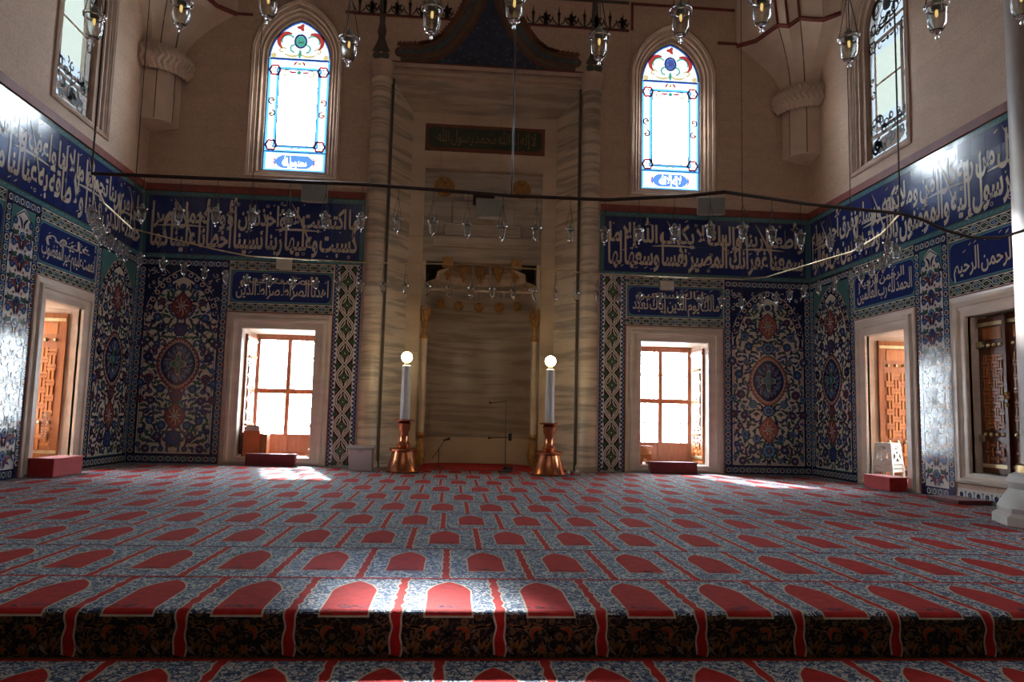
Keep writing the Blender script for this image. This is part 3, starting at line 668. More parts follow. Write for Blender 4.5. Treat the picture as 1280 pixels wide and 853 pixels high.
    for sx in (-1, 1):
        for zz in (6.57, 6.73): curl(p, (sx*.54, zz), .06, 0, 1.5*pi, .022, K('g_yellow'), 2, .4)
        p.leaf((sx*.40, 6.53), (sx*.49, 6.65), sx*.3, .03, K('g_red'), 3); p.leaf((sx*.40, 6.77), (sx*.49, 6.65), -sx*.3, .03, K('g_red'), 3)
    p.build('coloured_glass' if col else 'stone_tracery', win)
    if col:
        p = g(); write(p, ['الله'] if roundel != 'g' else ['محمد'], -.07, .07, 9.41, 0, .16, 't_white', 7, bold=.02); p.build('glass_lettering', win)
    # leading
    p = g(); L = 8
    def line(P, w=lw): p.stroke(P, w, 'lead' if col else 'stone_frame', L)
    for xx in (-xi, xi): line([(xx, z2), (xx, z3)])
    for zz in (z0 + .01, z1, z4): line([(-x, zz), (x, zz)])
    for zz in (z2, z3): line([(-xi, zz), (xi, zz)])
    line([(-xi, 7.91), (xi, 7.91)]); line([(-x + .01, z0), (-x + .01, z4)]); line([(x - .01, z0), (x - .01, z4)]); line(arch_pts(GW - .008, GSP, GAP - .01))
    if not col:
        rr = random.Random(n)
        for k in range(11):
            curl(p, (rr.uniform(-.5, .5), rr.uniform(z0 + .12, z1 - .1)), rr.uniform(.08, .15), rr.uniform(0, 6), rr.uniform(7, 11), .055, 'lead', L, .5)
        for k in range(13):
            curl(p, (rr.uniform(-.55, .55), rr.uniform(z1 + .05, z2 + .25)), rr.uniform(.07, .11), rr.uniform(0, 6), rr.uniform(7, 11), .04, 'lead', L, .5)
        for k in range(8):
            curl(p, (rr.uniform(-.55, .55), rr.uniform(z4, z4 + .5)), rr.uniform(.08, .14), rr.uniform(0, 6), rr.uniform(7, 11), .04, 'lead', L, .5)
    p.build('lead_came', win)
    return win
up_window(6, back, LUX, 'tall stained glass window with a green roundel in its arch, left of the niche', 'colour', ['محمد', 'رسول', 'الله'], 'g')
up_window(7, back, RUX, 'tall stained glass window with a blue roundel in its arch, right of the niche', 'colour', ['لا', 'إله', 'إلا', 'الله'], 'b')
up_window(8, left, SUY, 'high traceried window with dull pale panes in the left wall', 'plain', [], 'g')
up_window(9, right, -SUY, 'high traceried window with dull pale panes in the right wall', 'plain', [], 'g')

# corner consoles that carry the vault
def console(side, label):
    X, sx = (XL, 1) if side == 'l' else (XR, -1)
    e = empty('corner_console', (X, D, 7.05), label, 'console', 'corner consoles of the vault')
    def at(dx, dy, z): return (sx*dx, -dy, z - 7.05)
    ang = [i*pi/2/4 for i in range(5)]
    def ringp(r, z, sq=1.0): return [at(r*cos(a)**sq if cos(a) > 1e-6 else 0, r*sin(a)**sq if sin(a) > 1e-6 else 0, z) for a in ang]
    def stack(rows, nm, mats, mi=None, smooth=False):
        mb = MB(); k = len(rows[0]); v = [p for r in rows for p in r]; f = []
        for j in range(len(rows) - 1):
            for i in range(k - 1):
                q = (j*k + i, j*k + i + 1, (j + 1)*k + i + 1, (j + 1)*k + i); f.append(q if sx < 0 else q[::-1])
        mb.add(v, f); return mb.build(nm, mats, e, smooth)
    post = stack([ringp(.02, 7.08), ringp(.60, 7.18, .75), ringp(.60, 8.3, .75), ringp(.5, 8.32, .75)], 'post', 'stone_pale')
    for i in (1, 3):
        a = ang[i]; mb = MB(); mb.tube([at(.595*cos(a)**.75, .595*sin(a)**.75, 7.2), at(.595*cos(a)**.75, .595*sin(a)**.75, 8.28)], .012, 5); mb.build('groove', 'paint_brown', e)
    rows = []; n = 70
    for j in range(13):
        t = j/12; z = 8.24 + .56*t; r0 = .60 + .22*sin(pi*(.08 + .84*t))**.7; row = []
        for i in range(n + 1):
            a = pi/2*i/n; zig = .35*abs(((t*2) % 1)*2 - 1); r = r0*(1 + .075*abs(cos(22*(a + zig*.30))))
            row.append(at(max(0, r*cos(a)), max(0, r*sin(a)), z))
        rows.append(row)
    stack(rows, 'twisted_cushion', 'stone_pale', smooth=True)
    T = [(1.68, 0, 9.88), (1.33, .26, 9.9), (.95, .6, 10.12), (.80, .80, 10.0), (.6, .95, 10.12), (.26, 1.33, 9.9), (0, 1.6, 9.92)]
    bang = [i*pi/2/6 for i in range(7)]; rows = []
    for j in range(9):
        t = j/8; row = []
        for i in range(7):
            bx, by = .62*cos(bang[i]), .62*sin(bang[i]); e_ = t**1.7
            row.append(at(bx + (T[i][0] - bx)*e_, by + (T[i][1] - by)*e_, 8.76 + (T[i][2] - 8.76)*t))
        rows.append(row)
    stack(rows, 'fan', 'stone_pale')
    U = [(1.9, .0, 13.8), (1.9, .7, 13.8), (1.7, 1.3, 13.8), (1.5, 1.5, 13.8), (1.3, 1.7, 13.8), (.7, 1.9, 13.8), (0, 1.9, 13.8)]
    stack([[at(*p) for p in T], [at(*p) for p in U]], 'vault_plate', 'stone_pale')
    mb = MB(); mb.tube([at(*p) for p in T], .05, 6); mb.build('red_edge', 'red_line', e)
    for i in (2, 3, 4):
        mb = MB(); mb.tube([at(*T[i]), at(*[T[i][k] + (U[i][k] - T[i][k])*.5 for k in range(3)])], .03, 5); mb.build('red_rib', 'red_line', e)
    for i in (2, 4):
        mb = MB(); mb.tube([tuple(rows[j][i]) for j in range(9)], .012, 5); mb.build('groove', 'paint_brown', e)
console('l', 'fluted stone console in the corner left of the niche'); console('r', 'fluted stone console in the corner right of the niche')

# ------------------------------------------------------------------ tile work
def ring_run(p, x0, y0, x1, y1, w, step=.155, ly=1, alt=('t_red', 't_sky')):
    """a border of white rings with little tulips between, along one straight line"""
    L = sqrt((x1 - x0)**2 + (y1 - y0)**2); n = max(1, round(L/step)); dx, dy = (x1 - x0)/L, (y1 - y0)/L
    for i in range(n):
        t = (i + .5)/n; c = (x0 + (x1 - x0)*t, y0 + (y1 - y0)*t)
        p.circle(c, w*.37, 't_cream', ly, 10); p.circle(c, w*.25, 't_navy', ly + 1, 8); p.circle(c, w*.13, alt[i % 2], ly + 2, 6)
        e = (i + 1)/n; q = (x0 + (x1 - x0)*e, y0 + (y1 - y0)*e); s = L/n*.13
        if i < n - 1:
            for k in (-1, 1):
                a = (q[0] - dy*k*w*.36, q[1] + dx*k*w*.36)
                p.poly([(q[0] + dx*s*.4, q[1] + dy*s*.4), (a[0] + dx*s, a[1] + dy*s), (a[0] - dx*s, a[1] - dy*s), (q[0] - dx*s*.4, q[1] - dy*s*.4)], 't_sky', ly)
def guilloche(p, x0, x1, y0, y1, step=.22):
    """twisted ribbon border"""
    p.rect(x0, x1, y0, y1, 't_navy', 0); m = (y0 + y1)/2; A = (y1 - y0)*.30; n = max(1, round((x1 - x0)/step)); st = (x1 - x0)/n
    p.rect(x0, x1, y0 + .006, y0 + .022, 't_cream', 1); p.rect(x0, x1, y1 - .022, y1 - .006, 't_cream', 1)
    for s in (1, -1):
        P = [(x0 + (x1 - x0)*i/(n*8), m + s*A*sin(2*pi*i/16 + pi/2)) for i in range(n*8 + 1)]
        p.stroke(P, .042, 't_cream', 2); p.stroke(P, .018, 't_green', 3)
    for i in range(n): c = (x0 + st*i, m); p.circle((c[0] + (st if i % 2 else 0)*0, m), .035, 't_sky' if i % 2 else 't_olive', 2, 8)
def band(name, mapf, u0, u1, rows, label, seed):
    """great inscription band: navy tiles, teal border, stacked white lettering"""
    e = empty(name, (0, 0, 0), label, 'inscription', 'great inscription bands')
    p = Paint(mapf, .004); z0, z1 = 4.33, 5.80
    p.rect(u0, u1, z0, z1, 't_teal', 0)
    for a, b_ in ((z0, z0 + .012), (z1 - .012, z1), (z0 + .085, z0 + .1), (z1 - .12, z1 - .105)): p.rect(u0, u1, a, b_, 't_olive', 1)
    rr = random.Random(seed + 50)
    for k in range(int((u1 - u0)/.12)):
        for zz in (z0 + .05, z1 - .055): p.leaf((u0 + .12*k + .02, zz - .02), (u0 + .12*k + .1, zz + .02), .3*(-1)**k, .022, 't_sky', 1)
    p.build('teal_border', e)
    a0, a1, b0, b1 = u0 + .1, u1 - .1, z0 + .1, z1 - .12
    nx = max(1, round((a1 - a0)/.31)); ny = 4; tw, thh = (a1 - a0)/nx, (b1 - b0)/ny
    t = MB(); g = .0018
    me = bpy.data.meshes.new('tile'); q = Paint(lambda u, v, h: (u, v, h)); 
    mbox(t, lambda u, v, h: (u, v, h), -tw/2 + g, tw/2 - g, -thh/2 + g, thh/2 - g, -.012, 0)
    me.from_pydata(t.v, [], t.f); me.materials.append(MATS['t_band']); me.update(); me.uv_layers.new(name='UVMap')
    o0 = Vector(mapf(0, 0, 0)); ax = Vector(mapf(1, 0, 0)) - o0; az = Vector(mapf(0, 1, 0)) - o0; an = Vector(mapf(0, 0, 1)) - o0
    B = Matrix((ax, az, an)).transposed()
    rr = random.Random(seed)
    for i in range(nx):
        for j in range(ny):
            o = bpy.data.objects.new('tile', me); link(o, e); o.location = mapf(a0 + tw*(i + .5), b0 + thh*(j + .5), .019)
            o.rotation_euler = (B @ Matrix.Rotation(rr.gauss(0, .007), 3, 'X') @ Matrix.Rotation(rr.gauss(0, .007), 3, 'Y')).to_euler()
    p = Paint(mapf, .0235)
    lo, up = rows
    write(p, lo, a0 + .04, a1 - .05, b0 + .18, 0, .62, 't_letter', 0, bold=.030, tall=2.15)
    write(p, up, a0 + .05, a1 - .03, b0 + .69, 0, .54, 't_letter', 1, bold=.028, tall=1.2)
    for k in range(int((a1 - a0)*6)):          # vowel signs
        u, v = rr.uniform(a0 + .1, a1 - .1), rr.choice((b0 + rr.uniform(.45, .62), b1 - rr.uniform(.06, .16), b0 + rr.uniform(.06, .12)))
        w = rr.randrange(3)
        if w == 0: p.stroke([(u, v), (u + .07, v + .045)], .016, 't_letter', 2)
        elif w == 1: p.lobed((u, v), .016, 4, .3, 't_letter', 2, n=12)
        else:
            P = [(u + .028*cos(2*pi*i/12), v + .028*sin(2*pi*i/12)) for i in range(13)]; p.stroke(P, .012, 't_letter', 2)
    for k in range(max(2, int((a1 - a0)/1.6))):     # long drawn strokes
        u = a0 + (a1 - a0)*(k + rr.uniform(.25, .75))/max(2, int((a1 - a0)/1.6)); p.leaf((u - .55, b0 + .60), (u + .45, b0 + .60), .05, .05, 't_letter', 2)
        p.leaf((u + .2, b0 + .3), (u - .22, b1 - .05), -.06, .045, 't_letter', 2)
    tag(p.build('lettering', e), kind='stuff')
    return e
BR = 2.60
band('inscription_band', right, -D, -9.2, (['آمن', 'الرسول', 'إليه', 'والمؤمنون', 'بالله', 'وكتبه', 'لا', 'بين', 'من', 'وقالوا'], ['بما', 'أنزل', 'من', 'ربه', 'كل', 'آمن', 'وملائكته', 'ورسله', 'نفرق', 'أحد', 'رسله']),
     'long navy band of white lettering along the right wall, catching window glare', 1)
band('inscription_band', back, CX + BR, XR, (['سمعنا', 'غفرانك', 'المصير', 'نفسا', 'وسعها', 'لها'], ['وأطعنا', 'ربنا', 'وإليك', 'لا', 'يكلف', 'الله', 'إلا', 'ما']),
     'navy band of white lettering on the back wall right of the niche', 2)
band('inscription_band', back, XL, CX - BR, (['كسبت', 'وعليها', 'ربنا', 'نسينا', 'أخطأنا', 'علينا', 'كما'], ['ما', 'اكتسبت', 'لا', 'تؤاخذنا', 'إن', 'أو', 'ولا', 'تحمل', 'إصرا']),
     'navy band of white lettering on the back wall left of the niche', 3)
band('inscription_band', left, 9.2, D, (['حملته', 'الذين', 'قبلنا', 'ولا', 'طاقة', 'به', 'عنا', 'لنا', 'مولانا', 'فانصرنا'], ['على', 'من', 'ربنا', 'تحملنا', 'ما', 'لا', 'لنا', 'واعف', 'واغفر', 'وارحمنا', 'أنت']),
     'long navy band of white lettering along the left wall', 4)

def text_panel(mapf, u0, u1, rows, label):
    """small inscription over a window between two twisted borders"""
    e = empty('inscription_plaque', (0, 0, 0), label, 'inscription', 'small inscription panels over the windows')
    p = Paint(mapf, .004); guilloche(p, u0, u1, 4.13, 4.33); guilloche(p, u0, u1, 3.23, 3.43); p.build('twisted_border', e)
    p = Paint(mapf, .004); p.rect(u0, u1, 3.43, 4.13, 't_teal', 0)
    r = .13; P = []
    for cx, cy, a in ((u1 - .03 - r, 4.10 - r, 0), (u0 + .03 + r, 4.10 - r, pi/2), (u0 + .03 + r, 3.46 + r, pi), (u1 - .03 - r, 3.46 + r, 1.5*pi)):
        P += [(cx + r*cos(a + pi/2*i/5), cy + r*sin(a + pi/2*i/5)) for i in range(6)]
    p.poly(P, 't_band', 1); p.stroke(P + P[:1], .012, 't_sky', 2)
    p.build('tile_ground', e)
    p = Paint(mapf, .010); lo, up = rows
    write(p, lo, u0 + .10, u1 - .08, 3.60, 0, .34, 't_letter', 0, bold=.018, tall=1.9)
    if up: write(p, up, u0 + .16, u1 - .3, 3.86, 0, .24, 't_letter', 1, bold=.018, tall=1.0)
    rr = random.Random(int(abs(u0)*100))
    for k in range(12): u, v = rr.uniform(u0 + .15, u1 - .15), rr.uniform(3.9, 4.06); p.stroke([(u, v), (u + .06, v + .03)], .012, 't_letter', 2)
    tag(p.build('lettering', e), kind='stuff'); return e
text_panel(right, -11.52, -9.2, (['بسم', 'الله', 'الرحمن', 'الرحيم'], None), 'navy inscription panel over the closed dark shutters at the right edge')
text_panel(right, -14.44, -12.42, (['الحمد', 'لله', 'رب', 'العالمين'], ['الرحمن', 'الرحيم']), 'navy inscription panel over the opening with the stools')
text_panel(back, RWX - 1.08, RWX + 1.12, (['مالك', 'يوم', 'الدين', 'إياك', 'نعبد'], ['وإياك', 'نستعين']), 'navy inscription panel over the bright window right of the niche')
text_panel(back, LWX - 1.08, LWX + 1.08, (['اهدنا', 'الصراط', 'صراط', 'الذين'], ['المستقيم']), 'navy inscription panel over the bright window left of the niche')
text_panel(left, 12.42, 14.44, (['أنعمت', 'عليهم', 'غير', 'المغضوب'], ['عليهم']), 'navy inscription panel over the opening in the left wall')
text_panel(left, 9.2, 11.48, (['ولا', 'الضالين'], None), 'navy inscription panel at the left edge beside the vine tiles')

FLO = [(.27, 125, .065), (.41, 188, .075), (.22, 222, .045), (.71, 225, .055), (.49, 250, .085), (.41, 290, .085), (.20, 300, .05), (.72, 295, .055), (.46, 355, .065), (.76, 352, .09), (.62, 405, .09),
       (.58, 488, .09), (.74, 505, .07), (.33, 527, .085), (.54, 538, .05), (.51, 573, .08), (.74, 568, .08), (.60, 615, .055), (.50, 650, .075), (.26, 668, .085), (.67, 690, .06), (.33, 712, .09), (.55, 757, .08), (.24, 757, .055), (.70, 742, .05), (.62, 160, .05), (.10, 345, .04), (.10, 500, .04), (.70, 455, .05)]
def floral_panel(mapf, u0, u1, label, warm, spandrel, seed):
    """arched panel of scattered flowers round a central medallion"""
    e = empty('floral_tilework', (0, 0, 0), label, 'tile panel', 'arched floral tile panels')
    c = (u0 + u1)/2; w = (u1 - u0)/2; a = w - .17; kx = a/.77; rr = random.Random(seed)
    p = Paint(mapf, .004, off=(c, 0))
    p.rect(-w, w, 0, 4.33, 't_navy', 0)
    for sx in (-1, 1): ring_run(p, sx*(w - .085), .18, sx*(w - .085), 4.14, .15); p.rect(*sorted((sx*(w - .004), sx*(w - .018))), 0, 4.33, 't_sky', 1)
    ring_run(p, -w + .02, .09, w - .02, .09, .15); ring_run(p, -w + .02, 4.235, w - .02, 4.235, .15)
    p.build('ring_border', e)
    p = Paint(mapf, .004, off=(c, 0))
    p.rect(-a, a, .18, 4.14, 't_teal' if spandrel == 'teal' else 't_navy', 1)
    if spandrel != 'teal':
        for k in range(46):
            x, y = rr.choice((-1, 1))*rr.uniform(.25, a - .04), rr.uniform(3.45, 4.08); curl(p, (x, y), rr.uniform(.04, .07), rr.uniform(0, 6), rr.uniform(4, 9), .014, 't_cream', 2, .3, 8)
    AO = arch_pts(a + .0, 3.0, 4.12, base=.2); AI = arch_pts(a - .15, 3.0, 3.95)
    p.poly(AO, 't_navy', 3)
    P = arch_pts(a - .075, 3.0, 4.03, n=40); d = 0
    for i in range(1, len(P)):
        d += sqrt((P[i][0] - P[i - 1][0])**2 + (P[i][1] - P[i - 1][1])**2)
        if d > .155: d = 0; p.circle(P[i], .052, 't_cream', 4, 10); p.circle(P[i], .034, 't_navy', 5, 8); p.circle(P[i], .017, 't_red', 6, 6)
    p.stroke(arch_pts(a - .01, 3.0, 4.10), .014, 't_cream', 4)
    p.build('arch_border', e)
    p = Paint(mapf, .004, off=(c, 0))
    lo = [(-a + .015, .2), (a - .015, .2), (a - .015, 3.0)]
    p.poly(lo + arch_pts(a - .15, 3.0, 3.93)[1:-1] + [(-a + .015, 3.0)], 't_cream', 5)
    V = lambda y: .2 + (775 - y)/184
    fl = [(x*kx, V(y), r) for x, y, r in FLO]
    for sx in (-1, 1):           # stems
        for x, y, r in fl:
            tx = 0 if abs(x) < .45 else x - .25; ty = y - rr.uniform(.15, .3)
            if ty > .25: p.leaf((sx*x, y), (sx*tx, ty), sx*rr.choice((.35, -.35)), .016, 't_navy', 6)
    lv = []
    for k in range(4000):
        if len(lv) > 150: break
        x, y = rr.uniform(.05, a - .07), rr.uniform(.26, 3.75)
        if y > 3.0 and (x/(a - .2))**2 + ((y - 3.0)/.86)**2 > 1: continue
        if (x/.46)**2 + ((y - 2.07)/.60)**2 < 1: continue
        if any((x - fx)**2 + (y - fy)**2 < (fr + .035)**2 for fx, fy, fr in fl) or any((x - fx)**2 + (y - fy)**2 < .072**2 for fx, fy in lv) or (x < .24 and min(abs(y - 3.3), abs(y - .98)) < .31 - x): continue
        lv.append((x, y))
    for x, y in lv:
        an = rr.uniform(0, 2*pi); l = rr.uniform(.045, .085); bd = rr.choice((.5, -.5)); mt = rr.choice(('t_green', 't_green', 't_olive', 't_blue', 't_purple', 't_navy'))
        for sx in (-1, 1):
            A = (sx*(x - l*cos(an)), y - l*sin(an)); Bq = (sx*(x + l*cos(an)), y + l*sin(an)); p.leaf(A, Bq, sx*bd, .056, 't_navy', 7); p.leaf(A, Bq, sx*bd, .038, mt, 8)
    cols = [('t_blue', 't_sky', 't_red'), ('t_purple', 't_blue', 't_cream'), ('t_navy', 't_purple', 't_sky'), ('t_blue', 't_teal', 't_orange'), ('t_red', 't_navy', 't_sky')]
    if warm: cols = [('t_sky', 't_blue', 't_red'), ('t_purple', 't_sky', 't_cream'), ('t_blue', 't_teal', 't_sky'), ('t_sky', 't_teal', 't_orange'), ('t_purple', 't_red', 't_sky')]
    for i, (x, y, r) in enumerate(fl):
        for sx in (-1, 1): p.rosette((sx*x, y), r*1.12, *cols[(i*7 + 2) % 5 if i % 3 else i % 2], ly=10, k=7)
    main = 't_orange' if warm else 't_red'
    for y in (3.30, .98):        # diamonds
        p.ogive((0, y), .215, .29, 't_navy', 15, scal=.05, k=18, pt=.62); p.ogive((0, y), .197, .27, main, 16, scal=.05, k=18, pt=.62)
        for k in range(16):
            t = 2*pi*k/16; q = .55 if k % 2 else 1; p.leaf((.05*cos(t), y + .06*sin(t)), (.145*q*cos(t), y + .21*q*sin(t)), .45*(-1)**k, .018, 't_cream', 17)
        for k in range(12): t = 2*pi*k/12; p.circle((.10*cos(t), y + .145*sin(t)), .014, 't_navy', 18, 6)
        p.rosette((0, y), .05, 't_cream', 't_blue', 't_cream', 18, 6)
    for y, r, q in ((2.80, .15, 't_sky' if warm else 't_purple'), (1.40, .14, 't_sky' if warm else 't_red'), (.52, .17, 't_sky' if warm else 't_blue'), (3.72, .07, 't_blue')): p.rosette((0, y), r, q, 't_blue', main, 15, 9)
    M = .86; Z = lambda d: 2.07 + d*M
    p.ogive((0, 2.07), .50*M, .64*M, 't_navy', 15, scal=.05, k=34); p.ogive((0, 2.07), .48*M, .615*M, main, 16, scal=.05, k=34); p.ogive((0, 2.07), .435*M, .555*M, 't_cream', 17); p.ogive((0, 2.07), .42*M, .54*M, 't_navy', 18)
    for k in range(26):
        t = 2*pi*k/26; q = (.31*M*cos(t)*(1 - .2*abs(sin(t))**2), .40*M*sin(t)); p.leaf((q[0]*.75, 2.07 + q[1]*.75), (q[0]*1.12, 2.07 + q[1]*1.12), .5*(-1)**k, .045, ('t_blue', 't_sky', 't_purple')[k % 3], 19)
    for k in range(34):
        t = 2*pi*k/34; p.circle((.455*M*cos(t)*(1 - .25*sin(t)**2), Z(.585*sin(t))), .014, 't_cream', 19, 6); p.leaf((.17*M*cos(t), Z(.23*sin(t))), (.36*M*cos(t + .2)*(1 - .2*sin(t)**2), Z(.46*sin(t + .2))), .4*(-1)**k, .016, ('t_cream', 't_sky', 't_red')[k % 3], 19)
    for k in range(14):
        t = 2*pi*(k + .5)/14; p.rosette((.25*M*cos(t), Z(.34*sin(t))), .04, 't_sky', 't_blue', main, 20, 5)
    p.lobed((0, 2.07), .12, 4, .38, 't_cream', 25, n=40, ry=.17); p.lobed((0, 2.07), .107, 4, .38, 't_teal' if warm else 't_green', 26, n=40, ry=.157); p.circle((0, 2.07), .045, 't_sky', 27, 8, .06); p.circle((0, 2.07), .022, main, 28, 6, .028)
    for k in range(60):          # small buds and half blossoms between the larger flowers
        x, y = rr.uniform(.04, a - .05), rr.uniform(.27, 3.7)
        if (y > 3.0 and (x/(a - .2))**2 + ((y - 3.0)/.86)**2 > 1) or (x/.45)**2 + ((y - 2.07)/.58)**2 < 1 or (x < .24 and min(abs(y - 3.3), abs(y - .98)) < .3): continue
        for sx in (-1, 1): p.circle((sx*x, y), .030, 't_navy', 13, 8); p.circle((sx*x, y), .020, ('t_sky', 't_red', 't_teal', 't_purple')[k % 4], 14, 6)
    p.stroke([(-a + .03, 3.0), (-a + .03, .22), (a - .03, .22), (a - .03, 3.0)], .014, 't_white', 8); p.stroke([(-a + .048, 3.0), (-a + .048, .24), (a - .048, .24), (a - .048, 3.0)], .012, 't_navy', 8)
    p.build('flower_field', e)
    return e
floral_panel(back, XL, LWX - 1.11, 'dark arched floral tile panel in the left corner of the back wall', False, 'dark', 11)
floral_panel(back, RWX + 1.14, XR, 'arched floral tile panel with orange diamonds in the right corner of the back wall', True, 'dark', 12)
floral_panel(left, 14.46, D, 'arched floral tile panel with a green top on the left wall', False, 'teal', 13)
floral_panel(right, -D, -14.46, 'arched floral tile panel with a green top on the right wall', False, 'teal', 14)

def ogee_strip(u0, u1, label):
    e = empty('tile_strip', (0, 0, 0), label, 'tile panel', 'scalloped tile strips flanking the niche'); c = (u0 + u1)/2; w = (u1 - u0)/2
    p = Paint(back, .004, off=(c, 0)); p.rect(-w, w, 0, 4.33, 't_white', 0)
    for sx in (-1, 1):
        p.rect(*sorted((sx*w, sx*(w - .035))), 0, 4.33, 't_blue', 1)
        for i in range(47): p.lobed((sx*(w - .05), .05 + .092*i), .042, 3, .25, 't_blue', 2, n=18, ph=pi if sx > 0 else 0); p.circle((sx*(w - .035), .05 + .092*i), .014, 't_cream', 3, 6)
    p.build('scalloped_edge', e)
    p = Paint(back, .004, off=(c, 0)); q = w - .115; p.rect(-q, q, .02, 4.31, 't_brown', 1)
    n = 130
    for s in (1, -1):
        P = [(s*(q - .02)*cos(pi*(4.3*i/n - .32)/.52), .02 + 4.29*i/n) for i in range(n + 1)]; p.stroke(P, .062, 't_white', 2); p.stroke(P, .014, 't_brown', 3)
    for k in range(9):
        y = .32 + .52*k
        if y < 4.3:
            p.rosette((0, y), .098, 't_leaf', 't_olive', 't_cream', 4, 8, 't_brown')
            for s in (1, -1): p.leaf((s*.02, y - .2), (s*.12, y - .02), s*.25, .03, 't_cream', 4); p.leaf((s*.02, y + .2), (s*.12, y + .02), -s*.25, .03, 't_cream', 4)
        y -= .26
        for s in (1, -1): p.circle((s*(q - .02), y), .05, 't_olive', 4, 10); p.circle((s*(q - .02), y), .028, 't_green', 5, 8)
    p.build('ogee_chain', e)
ogee_strip(LWX + 1.11, CX - 2.62, 'tile strip of linked ogee lozenges between left window and niche'); ogee_strip(CX + 2.62, RWX - 1.11, 'tile strip of linked ogee lozenges between niche and right window')

def vine_pillar(mapf, u0, u1, label, seed):
    e = empty('tile_pier', (0, 0, 0), label, 'tile panel', 'vine patterned tile piers'); c = (u0 + u1)/2; w = (u1 - u0)/2; rr = random.Random(seed)
    # real tiles, each set at its own slight angle
    t = MB(); tw, th_ = 2*w/3, 4.33/14; mbox(t, lambda u, v, h: (u, v, h), -tw/2 + .0018, tw/2 - .0018, -th_/2 + .0018, th_/2 - .0018, -.012, 0)
    me = bpy.data.meshes.new('tile'); me.from_pydata(t.v, [], t.f); me.materials.append(MATS['t_white']); me.update(); me.uv_layers.new(name='UVMap')
    o0 = Vector(mapf(0, 0, 0)); B = Matrix((Vector(mapf(1, 0, 0)) - o0, Vector(mapf(0, 1, 0)) - o0, Vector(mapf(0, 0, 1)) - o0)).transposed()
    for i in range(3):
        for j in range(14):
            o = bpy.data.objects.new('tile', me); link(o, e); o.location = mapf(u0 + tw*(i + .5), th_*(j + .5), .019)
            o.rotation_euler = (B @ Matrix.Rotation(rr.gauss(0, .006), 3, 'X') @ Matrix.Rotation(rr.gauss(0, .006), 3, 'Y')).to_euler()
    p = Paint(mapf, .0235, off=(c, 0))
    for sx in (-1, 1): p.rect(*sorted((sx*w, sx*(w - .15))), 0, 4.33, 't_navy', 0); ring_run(p, sx*(w - .075), .16, sx*(w - .075), 4.16, .14)
    p.rect(-w + .15, w - .15, 0, .15, 't_navy', 0); ring_run(p, -w + .15, .075, w - .15, .075, .14); p.rect(-w + .15, w - .15, 4.16, 4.33, 't_navy', 0); ring_run(p, -w + .02, 4.245, w - .02, 4.245, .14)
    for sx in (-1, 1): p.poly([(sx*(w - .15), 4.16), (sx*(w - .15), 3.72), (sx*.2, 4.02), (0, 4.16)], 't_teal', 0)
    p.stroke([(-(w - .15), 3.7), (-.2, 4.0), (0, 4.12), (.2, 4.0), (w - .15, 3.7)], .02, 't_navy', 1)
    p.build('ring_border', e)
    p = Paint(mapf, .0235, off=(c, 0)); q = w - .17
    for k in range(11):
        y = .36 + .335*k
        p.rosette((0, y), .080, 't_blue' if k % 2 else 't_sky', 't_navy', 't_red', 6, 7)
        for sx in (-1, 1):
            p.leaf((0, y - .2), (sx*q*.95, y + .10), sx*.35, .02, 't_navy', 1); p.leaf((sx*.05, y - .19), (sx*q*.72, y - .03), sx*.55, .085, 't_purple', 2); p.leaf((sx*.06, y - .17), (sx*q*.68, y - .04), sx*.55, .05, 't_red', 3)
            p.leaf((sx*.10, y + .08), (sx*q*.9, y + .06), -sx*.4, .075, 't_green', 2); p.leaf((sx*.12, y + .09), (sx*q*.84, y + .07), -sx*.4, .04, 't_olive', 3)
            p.rosette((sx*q*.70, y + .22), .062, 't_blue', 't_sky', 't_red', 5, 6); p.leaf((sx*.03, y + .12), (sx*q*.45, y + .30), sx*.4, .05, 't_navy', 2)
            p.leaf((sx*q, y - .1), (sx*q*.8, y + .12), sx*.3, .05, 't_purple', 2); p.leaf((sx*q*.3, y - .12), (sx*q*.62, y - .15), sx*.5, .04, 't_blue', 4); p.circle((sx*q*.95, y + .03), .028, 't_navy', 4, 8); p.circle((sx*q*.36, y + .13), .026, 't_red', 4, 8)
    p.build('vine', e)
vine_pillar(right, -12.42, -11.52, 'glossy vine tile pier between the two right openings', 21); vine_pillar(left, 11.48, 12.42, 'glossy vine tile pier at the left edge beside the opening', 22)
def dado(mapf, u0, u1, label):
    e = Paint(mapf, .004); e.rect(u0, u1, 0, .19, 't_white', 0); ring_run(e, u0, .095, u1, .095, .17, .19, alt=('t_blue', 't_sky')); return tag(e.build('tile_skirting'), label, 'tile panel')
dado(right, -11.5, -9.2, 'low blue and white tile skirting under the closed shutters')
p = Paint(left, .004); p.rect(9.2, 11.48, 0, 3.23, 't_white', 0)
for k in range(60): p.rosette((rnd.uniform(9.3, 11.4), rnd.uniform(.2, 3.1)), .08, 't_blue', 't_sky', 't_red', 2, 7)
tag(p.build('floral_tilework'), 'plain white floral tiles at the far left edge of the left wall', 'tile panel')

